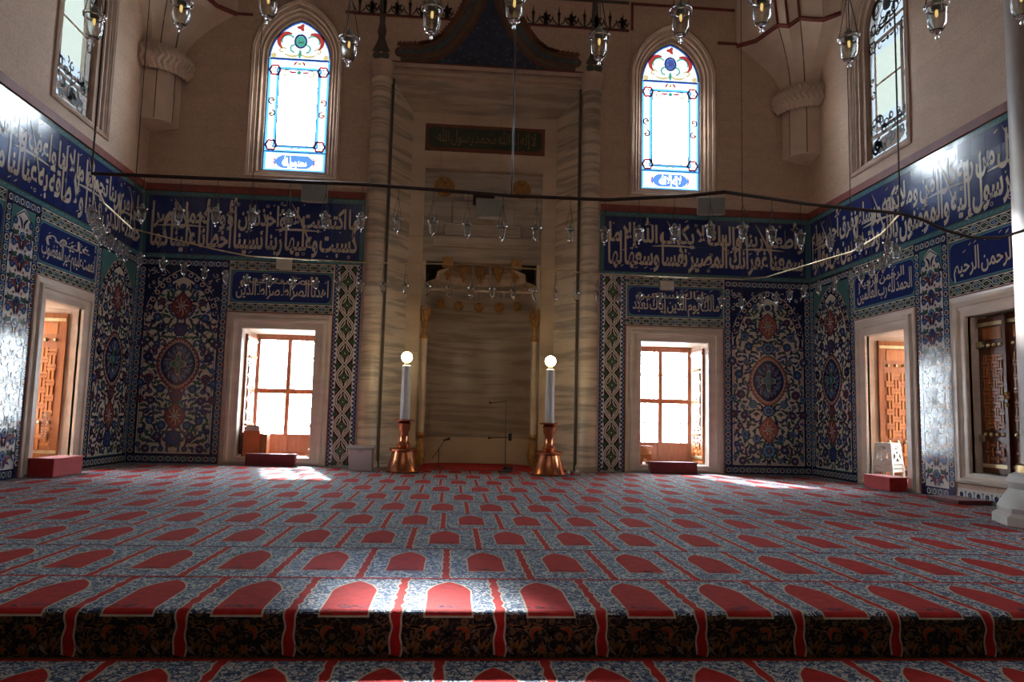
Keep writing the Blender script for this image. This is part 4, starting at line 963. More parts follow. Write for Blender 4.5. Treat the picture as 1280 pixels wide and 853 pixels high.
# ------------------------------------------------------------------ prayer niche
def wb(mb, name, mats, parent, smooth=False, bevel=0):
    """a part modelled in room coordinates under a thing that stands somewhere else"""
    o = mb.build(name, mats, parent, smooth, bevel=bevel); o.location = -Vector(parent.location); return o
MH = empty('prayer_niche', (CX, D, 0), 'tall banded marble prayer niche between two round columns', 'niche')
def prism(P, z0, z1):
    mb = MB(); n = len(P); mb.add([(x, y, z0) for x, y in P] + [(x, y, z1) for x, y in P], [(i, (i + 1) % n, n + (i + 1) % n, n + i) for i in range(n)] + [tuple(range(n))[::-1], tuple(range(n, 2*n))]); return mb
for sx in (-1, 1):
    x = CX + sx*2.365
    mb = MB(); mb.lathe([(.245, 0), (.245, .10), (.225, .14), (.21, .2), (.21, 8.45), (.235, 8.48), (.235, 8.54), (.215, 8.56)], 22, (x, D - .03, 0)); wb(mb, 'column', 'marble_band', MH, True)
    mb = MB(); mb.lathe([(.22, 8.56), (.25, 8.62), (.25, 8.74), (.28, 8.80), (.28, 8.92), (.22, 8.95)], 22, (x, D - .03, 0)); wb(mb, 'capital', 'stone_frame', MH, True)
    mb = prism([(CX + sx*2.145, D - .02), (CX + sx*2.09, D - .02), (CX + sx*2.09, D + .2), (CX + sx*2.145, D + .2)][::sx], 0, 8.6); wb(mb, 'joint', 'paint_brown', MH)
    # splayed side of banded slabs
    zz = [0, 2.55, 5.2, 8.6]; zt = [0, 2.55, 5.2, 8.15]
    for k in range(3):
        mb = MB(); g = .004
        q = [(CX + sx*2.13, D, zz[k] + g), (CX + sx*1.69, D + .7, zt[k] + g), (CX + sx*1.69, D + .7, zt[k + 1] - g), (CX + sx*2.13, D, zz[k + 1] - g)]
        mb.add(q + [(x_ + sx*.15, y_ + .05, z_) for x_, y_, z_ in q], [(0, 1, 2, 3), (7, 6, 5, 4), (0, 4, 5, 1), (1, 5, 6, 2), (2, 6, 7, 3), (3, 7, 4, 0)]); wb(mb, 'slab', 'marble_band', MH)
    for k in range(3):
        mb = MB(); a, b2 = sorted((CX + sx*1.37, CX + sx*1.69)); mb.box(a, b2, D + .7, D + .85, zt[k] + .004, zt[k + 1] - .004 if k < 2 else 6.9); wb(mb, 'jamb_stone', 'marble_pale', MH)
    # gilt corner colonnette
    x = CX + sx*1.26
    mb = MB(); mb.lathe([(.06, .0), (.10, .1), (.12, .3), (.07, .52), (.04, .60), (.10, .68), (.07, .74)], 12, (x, D + .72, 0)); wb(mb, 'colonnette_base', 'gilt', MH, True)
    mb = MB(); mb.lathe([(.075, .74), (.075, 2.85)], 12, (x, D + .72, 0)); wb(mb, 'colonnette', 'marble_pale', MH, True)
    mb = MB(); mb.lathe([(.09, 2.85), (.11, 2.90), (.045, 3.0), (.05, 3.08), (.08, 3.2), (.09, 3.3), (.12, 3.5), (.10, 3.5), (.05, 3.3)], 8, (x, D + .72, 0), cap=False)
    for k in range(6):
        t = 2*pi*k/6; mb.tube([(x + .08*cos(t), D + .72 + .08*sin(t), 3.25), (x + .125*cos(t), D + .72 + .125*sin(t), 3.45), (x + .12*cos(t), D + .72 + .12*sin(t), 3.6)], .02, 5)
    wb(mb, 'colonnette_capital', 'gilt', MH)
mb = MB(); mb.add([(CX - 2.13, D, 8.6), (CX + 2.13, D, 8.6), (CX + 1.69, D + .7, 8.15), (CX - 1.69, D + .7, 8.15), (CX - 2.13, D + .1, 8.8), (CX + 2.13, D + .1, 8.8), (CX + 1.69, D + .8, 8.35), (CX - 1.69, D + .8, 8.35)], [(3, 2, 1, 0), (4, 5, 6, 7)]); wb(mb, 'soffit_slab', 'marble_niche', MH)
for k in range(5):
    x0 = CX - 1.69 + 3.38*k/5; mb = MB(); mb.box(x0 + .004, x0 + .672, D + .7, D + .85, 7.90, 8.15); wb(mb, 'frieze_stone', 'marble_pale', MH)
    mb = MB(); mb.box(x0 + .004, x0 + .672, D + .7, D + .85, 6.9, 7.24); wb(mb, 'frieze_stone', 'marble_pale', MH)
for sx in (-1, 1):
    mb = MB(); a, b2 = sorted((CX + sx*1.40, CX + sx*1.69)); mb.box(a, b2, D + .7, D + .85, 7.244, 7.896); wb(mb, 'frieze_stone', 'marble_pale', MH)
# cornice
for z0, z1, pr, m in ((8.60, 8.68, .06, 'stone_frame'), (8.68, 8.76, .13, 'marble_pale'), (8.76, 8.84, .09, 'stone_frame'), (8.84, 8.92, .16, 'stone_frame'), (8.92, 8.99, .06, 'red_paint')):
    mb = MB(); mb.box(CX - 2.14, CX + 2.14, D - pr, D + .02, z0, z1); wb(mb, 'cornice_course', m, MH)
# green inscription
mb = MB(); mb.box(CX - 1.40, CX + 1.40, D + .71, D + .85, 7.244, 7.896); ip = wb(mb, 'inscription_tablet', 'paint_rust', MH)
nm = lambda u, v, h: (u, D + .71 - h, v)
p = Paint(nm, .004); p.poly([(CX - 1.32, 7.40), (CX - 1.25, 7.34), (CX + 1.25, 7.34), (CX + 1.32, 7.40), (CX + 1.32, 7.76), (CX + 1.25, 7.82), (CX - 1.25, 7.82), (CX - 1.32, 7.76)], 'paint_green', 0)
write(p, ['لا', 'إله', 'إلا', 'الله', 'محمد', 'رسول', 'الله'], CX - 1.15, CX + 1.2, 7.48, 0, .36, 'paint_ochre', 1, bold=.012, tall=1.3); o = p.build('lettering', MH); o.location = -Vector(MH.location)
# recess: upper flat panel, stepped hood and curved wall below
mb = MB(); mb.box(CX - 1.37, CX + 1.37, D + .80, D + .95, 4.66, 6.9); wb(mb, 'upper_panel', 'marble_niche', MH)
mb = MB(); mb.box(CX - 1.37, CX + 1.37, D + .66, D + .80, 6.82, 6.9); wb(mb, 'ledge', 'stone_frame', MH)
rr = random.Random(5)
for k, (bw, z0, z1, pr) in enumerate(((1.15, 5.0, 5.25, .10), (.9, 5.25, 5.55, .08), (.72, 5.55, 6.1, .06), (.48, 6.1, 6.45, .05), (.25, 6.0, 6.3, .12))):
    mb = MB(); mb.box(CX - bw, CX + bw, D + .80 - pr, D + .80, z0, z1)
    wb(mb, 'carved_block', 'marble_niche' if k < 4 else 'dark_gap', MH, bevel=.02)
def half(rx, ry, z, n=24, cut=0): return [(CX + rx*cos(pi - pi*i/n), D + .82 + ry*sin(pi*i/n), z) for i in range(n + 1)]
def ribbon(rows):
    mb = MB(); k = len(rows[0]); f = []
    for j in range(len(rows) - 1):
        for i in range(k - 1): f.append((j*k + i, j*k + i + 1, (j + 1)*k + i + 1, (j + 1)*k + i))
    return mb.add([p for r in rows for p in r], f)
for k in range(4):
    a, b2 = (0, .62, 1.9, 3.0)[k], (.62, 1.9, 3.0, 4.0)[k]
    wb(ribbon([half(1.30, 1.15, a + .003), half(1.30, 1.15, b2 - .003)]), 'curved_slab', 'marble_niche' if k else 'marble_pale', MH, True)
mb = MB(); mb.box(CX - 1.37, CX + 1.37, D + .80, D + .82, 3.98, 4.02); mb.box(CX - 1.37, CX - 1.28, D + .80, D + .85, 0, 4.66); mb.box(CX + 1.28, CX + 1.37, D + .80, D + .85, 0, 4.66); wb(mb, 'edge_stone', 'marble_pale', MH)
for k in range(4):       # tiers of the stalactite hood
    z = 4.0 + .26*k; r0 = 1.30*(1 - .20*k); r1 = 1.30*(1 - .20*(k + 1)); n = 18 - 2*k; rows = [[], [], []]
    for i in range(n*4 + 1):
        t = pi*i/(n*4); sc = .06*abs(sin(t*n)); c_ = (cos(pi - t), sin(t))
        rows[0].append((CX + r0*c_[0], D + .82 + 1.15*r0/1.3*c_[1], z)); rows[1].append((CX + (r0 - .02 - sc)*c_[0], D + .82 + 1.15*(r0 - .02 - sc)/1.3*c_[1], z + .17)); rows[2].append((CX + (r1)*c_[0], D + .82 + 1.15*r1/1.3*c_[1], z + .26))
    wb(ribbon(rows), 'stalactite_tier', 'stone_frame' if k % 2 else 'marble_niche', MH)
mb = MB(); mb.box(CX - 1.37, CX + 1.37, D + .95, D + 2.2, 5.0, 5.05); mb.box(CX - 1.37, CX + 1.37, D + 2.1, D + 2.2, -.02, 5.0); mb.box(CX - 1.6, CX - 1.37, D + .85, D + 2.2, -.02, 5.05); mb.box(CX + 1.37, CX + 1.6, D + .85, D + 2.2, -.02, 5.05)
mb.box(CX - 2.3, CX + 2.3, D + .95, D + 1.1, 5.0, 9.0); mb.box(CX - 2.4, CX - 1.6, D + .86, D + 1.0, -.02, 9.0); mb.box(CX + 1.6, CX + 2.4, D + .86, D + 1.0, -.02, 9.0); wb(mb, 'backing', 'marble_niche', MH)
# gilt bosses and brackets
for x, z, r in ((CX - .92, 6.42, .235), (CX + .88, 6.44, .225)):
    mb = MB(); mb.lathe([(r, 0), (r, .02), (r*.8, .035), (r*.72, .03), (r*.5, .05), (r*.3, .04), (r*.12, .06), (1e-4, .06)], 20); o = mb.build('gilt_medallion', 'gilt', MH, True); o.rotation_euler = (pi/2, 0, 0); o.location = (x - CX, .79, z)
for k in range(5):
    t = pi*(.24 + .13*k); x, y = 1.26*cos(pi - t), .82 + 1.11*sin(t)
    mb = MB(); mb.lathe([(.12, 0), (.12, .03), (.08, .05), (.04, .045), (1e-4, .06)], 14); o = mb.build('gilt_medallion', 'gilt', MH, True); o.rotation_euler = (pi/2, 0, (pi/2 - t)); o.location = (x, y, 3.78)
for x in (-.78, -.40, 0, .42, .80):
    mb = MB(); mb.lathe([(.02, 0), (.05, .08), (.10, .22), (.14, .30), (.15, .36), (.10, .40)], 8, (CX + x, D + 1.0 + .5*(1 - abs(x)), 4.28)); mb.box(CX + x - .12, CX + x + .12, D + .66, D + .80, 4.52, 4.74) if abs(x) > .7 else None; wb(mb, 'gilt_pendant', 'gilt', MH, True)

# painted crown over the niche
CR = empty('crown_mural', (CX, D, 9), 'faded blue painted crown with rusty floral border above the niche', 'mural')
p = Paint(back, .004)
half_pts = [(-1.98, 8.99), (-1.5, 9.03), (-1.12, 9.14), (-.80, 9.37), (-.54, 9.70), (-.33, 10.05), (-.14, 10.5), (0, 11.1)]
def off(P, d):
    R = []
    for i in range(len(P)):
        a, b2 = P[max(0, i - 1)], P[min(len(P) - 1, i + 1)]; dx, dy = b2[0] - a[0], b2[1] - a[1]; L = sqrt(dx*dx + dy*dy); R.append((P[i][0] - dy/L*d, P[i][1] + dx/L*d))
    return R
for sx in (-1, 1):
    H = [(CX - sx*x, z) for x, z in half_pts]; O = [(CX - sx*x, z) for x, z in off(half_pts, .42)]
    for i in range(len(H) - 1): p.poly([H[i], H[i + 1], O[i + 1], O[i]], 'paint_brown', 0)
    p.poly([(CX - sx*x, z) for x, z in half_pts] + [(CX, 8.99)], 'paint_blue', 1)
    p.stroke(H, .07, 'paint_rust', 3); p.stroke([(CX - sx*x, z) for x, z in off(half_pts, .09)], .03, 'paint_ochre', 3)
    M = [(CX - sx*x, z) for x, z in off(half_pts, .25)]
    for i in range(len(M) - 1):
        for t in (0, .33, .66):
            c = (M[i][0] + (M[i + 1][0] - M[i][0])*t, M[i][1] + (M[i + 1][1] - M[i][1])*t); p.circle(c, .125, 'paint_ochre', 3, 12); p.circle(c, .105, 'paint_rust', 4, 12); p.circle(c, .075, 'paint_slate', 5, 10)
    E2 = [(CX - sx*x, z) for x, z in off(half_pts, .44)]
    for i in range(len(E2) - 1):
        for t in (0, .25, .5, .75): c = (E2[i][0] + (E2[i + 1][0] - E2[i][0])*t, E2[i][1] + (E2[i + 1][1] - E2[i][1])*t); p.lobed(c, .06, 5, .3, 'paint_rust', 2, n=20)
    for k in range(26):
        t = rr.uniform(.05, .95); zt = 9.05 + rr.random()*1.2*(1 - t); p.lobed((CX - sx*(-1.2*t), zt), .03, 4, .4, 'paint_slate', 2, n=16)
    # painted finial
    f0 = CX - sx*2.42
    p.circle((f0 - .09, 9.13), .10, 'paint_ochre', 1); p.circle((f0 + .09, 9.13), .10, 'paint_ochre', 1); p.circle((f0 - .09, 9.13), .075, 'paint_slate', 2); p.circle((f0 + .09, 9.13), .075, 'paint_slate', 2)
    p.poly([(f0 - .2, 9.22), (f0 + .2, 9.22), (f0 + .13, 9.38), (f0 + .07, 9.55), (f0 + .10, 9.7), (f0 + .06, 9.9), (f0 + .08, 10.3), (f0 + .05, 11), (f0 - .05, 11), (f0 - .08, 10.3), (f0 - .06, 9.9), (f0 - .10, 9.7), (f0 - .07, 9.55), (f0 - .13, 9.38)], 'paint_brown', 1)
p.rect(CX - 2.5, CX + 2.5, 8.985, 9.03, 'paint_rust', 2)
o = p.build('crown_painting', CR); o.location = -Vector(CR.location)
def crest(x0, x1, label):
    p = Paint(back, .004); p.rect(x0, x1, 10.05, 10.09, 'red_line', 0); p.rect(x0, x1, 10.09, 10.12, 'paint_black', 0); n = round((x1 - x0)/.30); st = (x1 - x0)/n
    for i in range(n):
        c = x0 + st*(i + .5)
        if i % 2:
            p.lobed((c, 10.28), .10, 5, .28, 'paint_black', 1, n=40, ph=pi); p.poly([(c - .05, 10.12), (c + .05, 10.12), (c, 10.52)], 'paint_black', 1)
        else: p.poly([(c - .018, 10.12), (c + .018, 10.12), (c + .03, 10.34), (c, 10.58), (c - .03, 10.34)], 'paint_black', 1); p.circle((c, 10.38), .045, 'paint_black', 1, 8)
        p.leaf((c, 10.12), (c + st*.48, 10.34), -.4, .03, 'paint_black', 1); p.leaf((c, 10.12), (c - st*.48, 10.34), .4, .03, 'paint_black', 1)
    p.rect(x0, x1, 10.72, 10.80, 'paint_brown', 0)
    return tag(p.build('crest_mural'), label, 'mural')
crest(-2.5, -.25, 'row of black painted palmettes left of the painted crown'); crest(1.42, 3.8, 'row of black painted palmettes right of the painted crown')

# ------------------------------------------------------------------ carpets
YB, RB = STEP_Y + .06, .06
def wrap(u, v, h):
    """lies flat, then rolls over the step edge and hangs down its face"""
    if v >= YB: return (u, v, h)
    t = (YB - v)/RB
    if t <= pi/2: return (u, YB - (RB + h)*sin(t), -RB + (RB + h)*cos(t))
    return (u, YB - RB - h, -RB - (YB - v - RB*pi/2))
V_BOT = YB - RB*pi/2 - (-LOW - RB)
ROW = 1.168
def phase(r): return .319 + .276*(r - 1)
def niche_shape(c, y0, y1, w=.135, g=0):
    L = y1 - y0; P = [(-w, 0), (w, 0), (w*.99, .35), (w*1.02, .62), (w*.93, .70), (w*.82, .76), (w*.66, .84), (w*.42, .91), (w*.2, .96), (0, 1)]
    P += [(-x, y) for x, y in P[2:-1][::-1]]
    return [(c + x + (g if x > 0 else -g if x < 0 else 0), y0 + y*L + (g if y > .5 else -g if y == 0 else 0)) for x, y in P]
def prayer_row(p, r, y0, y1, x0, x1, n0=None, n1=None, ph=None, seam='wool_red', cut=None):
    """one row of red prayer niches divided by wavy stripes"""
    ph = phase(r) if ph is None else ph
    n0 = y0 + .22*(y1 - y0) if n0 is None else n0; n1 = y1 - .13*(y1 - y0) if n1 is None else n1
    k = math.ceil((x0 - ph)/.6); rr = random.Random(r)
    while ph + .6*k < x1:
        s = ph + .6*k; k += 1; n = 24
        ys = cut if cut else y0
        n = 110 if cut else 24; P = [(s + .004*sin(i*2.2*24/n), ys + .015 + (y1 - ys - .03)*i/n) for i in range(n + 1)]
        p.stroke(P, lambda t: .072 + .010*sin(t*34), 'wool_cream', 0); p.stroke(P, lambda t: .050 + .010*sin(t*34), 'wool_red', 1)
        c = s + .3
        if c > x1 - .15: continue
        p.poly(niche_shape(c, n0, n1, g=.011), 'wool_cream', 0); p.poly(niche_shape(c, n0, n1), 'wool_red', 1)
        if cut:
            for j in range(8):
                a, b2 = YB - .056*(j + 1)/8, YB - .056*j/8 + (.012 if j == 0 else 0)
                p.rect(c - .146, c + .146, a - (.012 if j == 7 else 0), b2, 'wool_cream', 0)
                p.rect(c - .135, c + .135, a, b2, 'wool_red', 1.4)
        for j in range(9):
            q = (c + rr.gauss(0, .05), n0 + .02 + abs(rr.gauss(0, .035))*(y1 - y0)); p.lobed(q, rr.uniform(.010, .02), 4, .3, 'wool_plum', 2, n=12)
    p.rect(x0, x1, y1 - .018, y1 + .018, seam, 1)
def carpet(x0, x1, y0, y1, rows, label, mapf=floor_map, z=0, base='carpet_field'):
    e = empty('prayer_carpet', ((x0 + x1)/2, y0, z), label, 'carpet', 'rolls of prayer carpet')
    mb = MB(); nx = 2
    if mapf is wrap: ys = [V_BOT, YB - RB*pi/2 - .1, YB - RB*pi/2] + [YB - RB*pi/2*(1 - i/6) for i in range(1, 7)] + [y1]
    else: ys = [y0, y1]
    v = [mapf(x, y, .0 + z) for y in ys for x in (x0, x1)] + [(x, y1, z - .02) for x in (x0, x1)]
    n = len(ys); f = [(2*i, 2*i + 1, 2*i + 3, 2*i + 2) for i in range(n)]
    if mapf is not wrap: v += [(x0, y0, z - .02), (x1, y0, z - .02)]; f.append((len(v) - 2, len(v) - 1, 1, 0))
    mb.add(v, f, 0)
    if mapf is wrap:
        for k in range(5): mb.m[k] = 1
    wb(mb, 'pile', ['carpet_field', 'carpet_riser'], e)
    p = Paint(lambda u, v, h: mapf(u, v, h + z), .0012, .0006)
    for a in rows: prayer_row(p, *a[0], **a[1])
    o = p.build('woven_niches', e); o.location = -Vector(e.location)
    return e
Y1 = 5.39; X0, X1 = -10.5, 12.0
yl = lambda k: Y1 + ROW*(k - 1)           # far line of row k
cp = carpet(X0, X1, STEP_Y, yl(2), [((1, STEP_Y + .02, yl(1), X0, X1), dict(n0=YB, n1=yl(1) - .10, cut=V_BOT)), ((2, yl(1), yl(2), X0, X1), dict(seam='wool_plum'))], 'prayer carpet rolled over the dark step edge, nearest of the platform rolls', wrap)
# flowers woven on the face of the step
p = Paint(wrap, .0012, .0006); vb = V_BOT
k = math.ceil((X0 - phase(1))/.6)
p.rect(X0, X1, vb + .002, vb + .007, 'wool_gold', 0)
while phase(1) + .6*k < X1 - .5:
    c = phase(1) + .6*k + .3; k += 1
    for s in (-1, 1):
        p.leaf((c + s*.05, vb + .17), (c + s*.105, vb + .10), s*.9, .034, 'wool_gold', 1); p.leaf((c + s*.055, vb + .165), (c + s*.10, vb + .105), s*.9, .010, 'wool_red', 2)
        p.leaf((c + s*.12, vb + .19), (c + s*.25, vb + .20), -s*.35, .022, 'wool_gold', 1); p.leaf((c + s*.24, vb + .17), (c + s*.13, vb + .14), -s*.4, .014, 'wool_grey', 1)
        for a in (-.9, -.35, .2, .7): p.leaf((c + s*.205, vb + .025), (c + s*.205 + .075*sin(a), vb + .025 + .085*cos(a)), .15, .024, 'wool_gold' if a > -.5 else 'wool_grey', 1)
        p.lobed((c + s*.055, vb + .05), .026, 6, .25, 'wool_gold', 1, n=30); p.circle((c + s*.055, vb + .05), .009, 'wool_red', 2, 8)
        for a in range(4): p.leaf((c, vb + .135), (c + .03*cos(a*pi/2 + pi/4), vb + .135 + .03*sin(a*pi/2 + pi/4)), 0, .009, 'wool_grey', 1)
        curl(p, (c + s*.16, vb + .12), .022, 0, s*5, .008, 'wool_gold', 1); curl(p, (c + s*.10, vb + .05), .016, 0, s*5, .007, 'wool_grey', 1); curl(p, (c + s*.24, vb + .10), .016, 2, 2 + s*5, .006, 'wool_grey', 1)
o = p.build('step_flowers', cp); o.location = -Vector(cp.location)
names = ['second', 'third', 'fourth', 'fifth']
for j, r in enumerate((3, 5, 7)):
    xa, xb = (X0, X1) if r < 3 else (XL + .02 if yl(r - 1) > 8.8 else -8.5, XR - .02 if yl(r - 1) > 8.8 else 10)
    if r == 3: xa, xb = -8.3, 9.6
    if r == 5: xa, xb = XL + .03, XR - .03
    if r == 7: xa, xb = XL + .03, XR - .03
    carpet(xa, xb, yl(r - 1), yl(r + 1), [((r, yl(r - 1), yl(r), xa, xb), {}), ((r + 1, yl(r), yl(r + 1), xa, xb), dict(seam='wool_plum'))], 'prayer carpet, %s roll from the step edge towards the niche' % names[j])
carpet(XL + .03, XR - .03, yl(8), D - .03, [((9, yl(8), yl(9), XL + .03, XR - .03), {}), ((10, yl(9), yl(10), XL + .03, XR - .03), {})], 'prayer carpet lying along the foot of the tiled back wall')
lc = carpet(-8, 8.5, STEP_Y - 2.37, STEP_Y - .01, [((20, 3.29, 4.47, -8, 8.5), dict(ph=.575, n0=3.55, n1=4.34)), ((21, 2.13, 3.29, -8, 8.5), dict(ph=.27))], 'shadowed prayer carpet on the lower floor before the step', z=LOW)
carpet(-8, 8.5, -.3, STEP_Y - 2.38, [((22, .95, 2.11, -8, 8.5), {}), ((23, -.25, .95, -8, 8.5), {})], 'prayer carpet on the lower floor under the viewer', z=LOW)
mb = MB(); mb.box(CX - 1.9, CX + 1.9, 15.75, D + .3, .004, .012); mb.box(CX - 1.25, CX + 1.25, D + .3, D + 1.75, .0, .012)
ro = mb.build('red_runner', 'wool_red'); tag(ro, 'plain red carpet laid inside the prayer niche', 'carpet')

# ------------------------------------------------------------------ furniture and small things
def candlestick(x, y, label):
    e = empty('candlestick', (x, y, .01), label, 'candlestick', 'great candlesticks')
    MB().lathe([(.34, 0), (.345, .03), (.31, .08), (.255, .24), (.225, .36), (.215, .40)], 28).build('bell_foot', 'copper', e, True)
    MB().lathe([(.215, .40), (.27, .41), (.275, .45), (.25, .47), (.13, .48)], 28).build('collar', 'copper', e, True)
    MB().lathe([(.12, .48), (.135, .52), (.105, .57), (.09, .60), (.09, .78), (.115, .82), (.12, .90), (.13, .94), (.10, .98)], 20).build('stem', 'copper', e, True)
    MB().lathe([(.10, .98), (.20, .995), (.205, 1.015), (.10, 1.03)], 24).build('drip_tray', 'copper', e, True)
    n = 40; mb = MB(); v = []; f = []
    for j, (z, r) in enumerate(((1.03, .093), (1.5, .089), (2.07, .083), (2.09, .06))):
        for i in range(n): a = 2*pi*i/n; q = r*(1 + .03*cos(10*a)); v.append((q*cos(a), q*sin(a), z))
    for j in range(3):
        for i in range(n): f.append((j*n + i, j*n + (i + 1) % n, (j + 1)*n + (i + 1) % n, (j + 1)*n + i))
    f.append(tuple(range(3*n, 4*n))); mb.add(v, f).build('candle', 'candle_wax', e, True)
    MB().lathe([(.045, 2.09), (.045, 2.13), (.03, 2.15)], 12).build('socket', 'brass', e, True)
    MB().sphere((0, 0, 2.245), .108, 20).build('globe_bulb', 'bulb_glow', e, True)
candlestick(-.92, 14.95, 'copper candlestick with tall white candle and lit globe, left of the niche'); candlestick(1.93, 14.85, 'copper candlestick with tall white candle and lit globe, right of the niche')

e = empty('cabinet', (-1.75, 15.2, .01), 'small pale pinkish chest on the carpet beside the left candlestick', 'chest')
MB().box(-.225, .225, -.17, .17, 0, .43).build('body', 'box_white', e, bevel=.006); MB().box(-.27, .27, -.22, .2, .43, .485).build('lid', 'plastic_grey', e, bevel=.008); MB().box(-.02, .02, -.178, -.17, .36, .39).build('lock', 'silver', e)
# microphone stands
e = empty('microphone_stand', (-.24, 15.75, .012), 'short microphone stand with angled boom inside the niche', 'microphone stand', 'microphone stands')
MB().tube([(0, 0, .02), (0, 0, .44)], .011).build('pole', 'black_metal', e)
for k in range(3): a = 2*pi*k/3 + .4; MB().tube([(0, 0, .05), (.13*cos(a), .13*sin(a), .01)], .009).build('leg', 'black_metal', e)
MB().tube([(-.14, 0, .22), (0, 0, .43), (.10, -.02, .58)], .009).build('boom', 'black_metal', e); MB().tube([(.08, -.02, .60), (.16, -.03, .625), (.22, -.04, .64)], lambda t: .016 + .012*t, 8).build('microphone', 'black_metal', e)
e = empty('microphone_stand', (1.12, 15.5, .012), 'tall microphone stand with two arms beside the right candlestick', 'microphone stand', 'microphone stands')
MB().tube([(0, 0, .02), (0, 0, 1.46)], .012).build('pole', 'black_metal', e); MB().lathe([(.16, 0), (.15, .025), (.03, .04)], 16).build('base', 'black_metal', e, True)
for z, dz in ((1.44, -.03), (.70, -.01)):
    MB().tube([(.06 if z < 1 else 0, 0, z), (-.2, -.02, z + dz), (-.32, -.03, z + dz - .01)], .010).build('arm', 'black_metal', e); MB().sphere((-.34, -.03, z + dz - .01), .027, 10).build('microphone', 'black_metal', e, True)
MB().box(.05, .12, -.03, .03, .63, .78).build('clamp', 'black_metal', e)
mb = MB(); P = [(.05 + .15*sin(i*1.3)*cos(i*.4), .05*cos(i*1.1), .03 + .04*(i % 3)) for i in range(22)]; mb.tube(P, .009, 5); mb.build('coiled_cable', 'black_metal', e)
for k, x in enumerate((2.35, 2.52)):
    mb = MB(); mb.sphere((0, 0, .045), .045, 12); mb.lathe([(.02, .085), (.012, .1)], 8)
    o = mb.build('small_jar', 'plastic_white', smooth=True); o.location = (x, 15.05, .012); tag(o, ('small pale jar on the carpet nearest the right candlestick', 'small pale jar on the carpet nearest the right column')[k], 'jar', 'small jars by the niche')

# loudspeakers
def speaker(loc, w, h, d, tilt, label, rz=0, mat='plastic_grey'):
    e = empty('loudspeaker', loc, label, 'speaker', 'loudspeakers'); e.rotation_euler = (tilt, 0, rz)
    mb = MB(); P = [(-w/2, -d/2), (w/2, -d/2), (w/2*.7, d/2), (-w/2*.7, d/2)]
    mb.add([(x, y, -h/2) for x, y in P] + [(x, y, h/2) for x, y in P], [(0, 1, 5, 4), (1, 2, 6, 5), (2, 3, 7, 6), (3, 0, 4, 7), (3, 2, 1, 0), (4, 5, 6, 7)]); mb.build('case', mat, e, bevel=.012)
    MB().box(-w/2*.92, w/2*.92, -d/2 - .012, -d/2, -h/2*.88, h/2*.88).build('grille', 'mesh_grey' if mat == 'plastic_grey' else mat, e, bevel=.004)
    MB().box(-.03, .03, d/2, d/2 + .06, -h*.5, h*.1).build('bracket', 'black_metal', e); return e
speaker((-3.05, D - .32, 5.80), .56, .40, .36, .22, 'grey loudspeaker tilted over the lettering under the left stained window'); speaker((5.6, D - .32, 5.92), .62, .40, .36, .22, 'grey loudspeaker tilted over the lettering under the right stained window', -.2)
speaker((-3.67, D - .13, 4.27), .34, .25, .14, .05, 'small white loudspeaker over the left small inscription', 0, 'plastic_white'); speaker((4.66, D - .13, 4.12), .33, .20, .14, .05, 'small white loudspeaker over the right small inscription', 0, 'plastic_white')
speaker((.70, D + .52, 5.86), .62, .44, .30, .10, 'grey loudspeaker hung inside the prayer niche')

# red covered steps and pads
def block(name, mat, x0, x1, y0, y1, z0, z1, label, group='red cloth covered blocks at the windows'):
    e = empty(name, ((x0 + x1)/2, (y0 + y1)/2, z0), label, 'step', group)
    a, b2, c = (x1 - x0)/2, (y1 - y0)/2, z1 - z0
    MB().box(-a, a, -b2, b2, 0, c - .02).build('body', mat, e, bevel=.015); MB().box(-a - .012, a + .012, -b2 - .012, b2 + .012, c - .025, c).build('top_cover', mat, e, bevel=.01)
block('window_step', 'maroon_cloth', -4.2, -3.2, D - .36, D - .13, .005, .25, 'maroon cloth covered block under the bright window left of the niche')
block('window_step', 'maroon_cloth', 4.28, 5.3, D - .36, D - .13, .005, .25, 'maroon cloth covered block under the bright window right of the niche')
block('window_step', 'red_cloth', XL + .12, XL + .5, 12.5, 13.45, .005, .30, 'bright red cloth covered block at the left wall opening')
block('window_step', 'red_cloth', XR - .45, XR - .12, 12.62, 13.45, .005, .25, 'bright red cloth covered block under the plastic stools')
block('floor_cushion', 'maroon_cloth', XR - .55, XR - .03, 10.7, 11.45, .005, .07, 'flat dark red pad on the carpet under the closed shutters')

# books and book rests
e = empty('book_box', (-4.14, D + .22, WZ0 + .012), 'orange book case standing in the left bright window', 'book case')
MB().box(-.24, .10, -.14, .14, 0, .54).build('case', 'book_orange', e, bevel=.006); MB().box(.10, .25, -.12, .14, 0, .48).build('side_leaf', 'wood_orange', e, bevel=.006); MB().box(-.26, -.24, -.15, .15, 0, .5).build('cover', 'book_dark', e)
z = WZ0 + .012 + .545
for k, (m, t, w) in enumerate((('book_orange', .035, .22), ('book_red', .045, .21), ('book_dark', .03, .19))):
    e = empty('book', (-4.20, D + .22, z), ('orange book lowest of the pile on the orange book case', 'red book in the middle of the pile on the orange book case', 'dark book topmost of the pile on the orange book case')[k], 'book', 'books piled in the left window')
    MB().box(-w/2*1.3, w/2*1.3, -.13, .13, 0, t).build('cover', m, e); MB().box(-w/2*1.25, w/2*1.31, -.132, .125, .006, t - .006).build('pages', 'paper', e); z += t + .001
e = empty('leaning_book', (-3.06, D + .45, WZ0 + .012), 'thin book leaning against the right side of the left bright window', 'book'); e.rotation_euler = (0, .16, 0)
MB().box(-.03, 0, -.12, .12, 0, .40).build('cover', 'wood_window', e); MB().box(-.022, -.008, -.118, .122, .005, .395).build('pages', 'paper', e)
e = empty('book_rest', (4.30, D + .3, WZ0 + .012), 'orange wooden folding book rest in the right bright window', 'book rest')
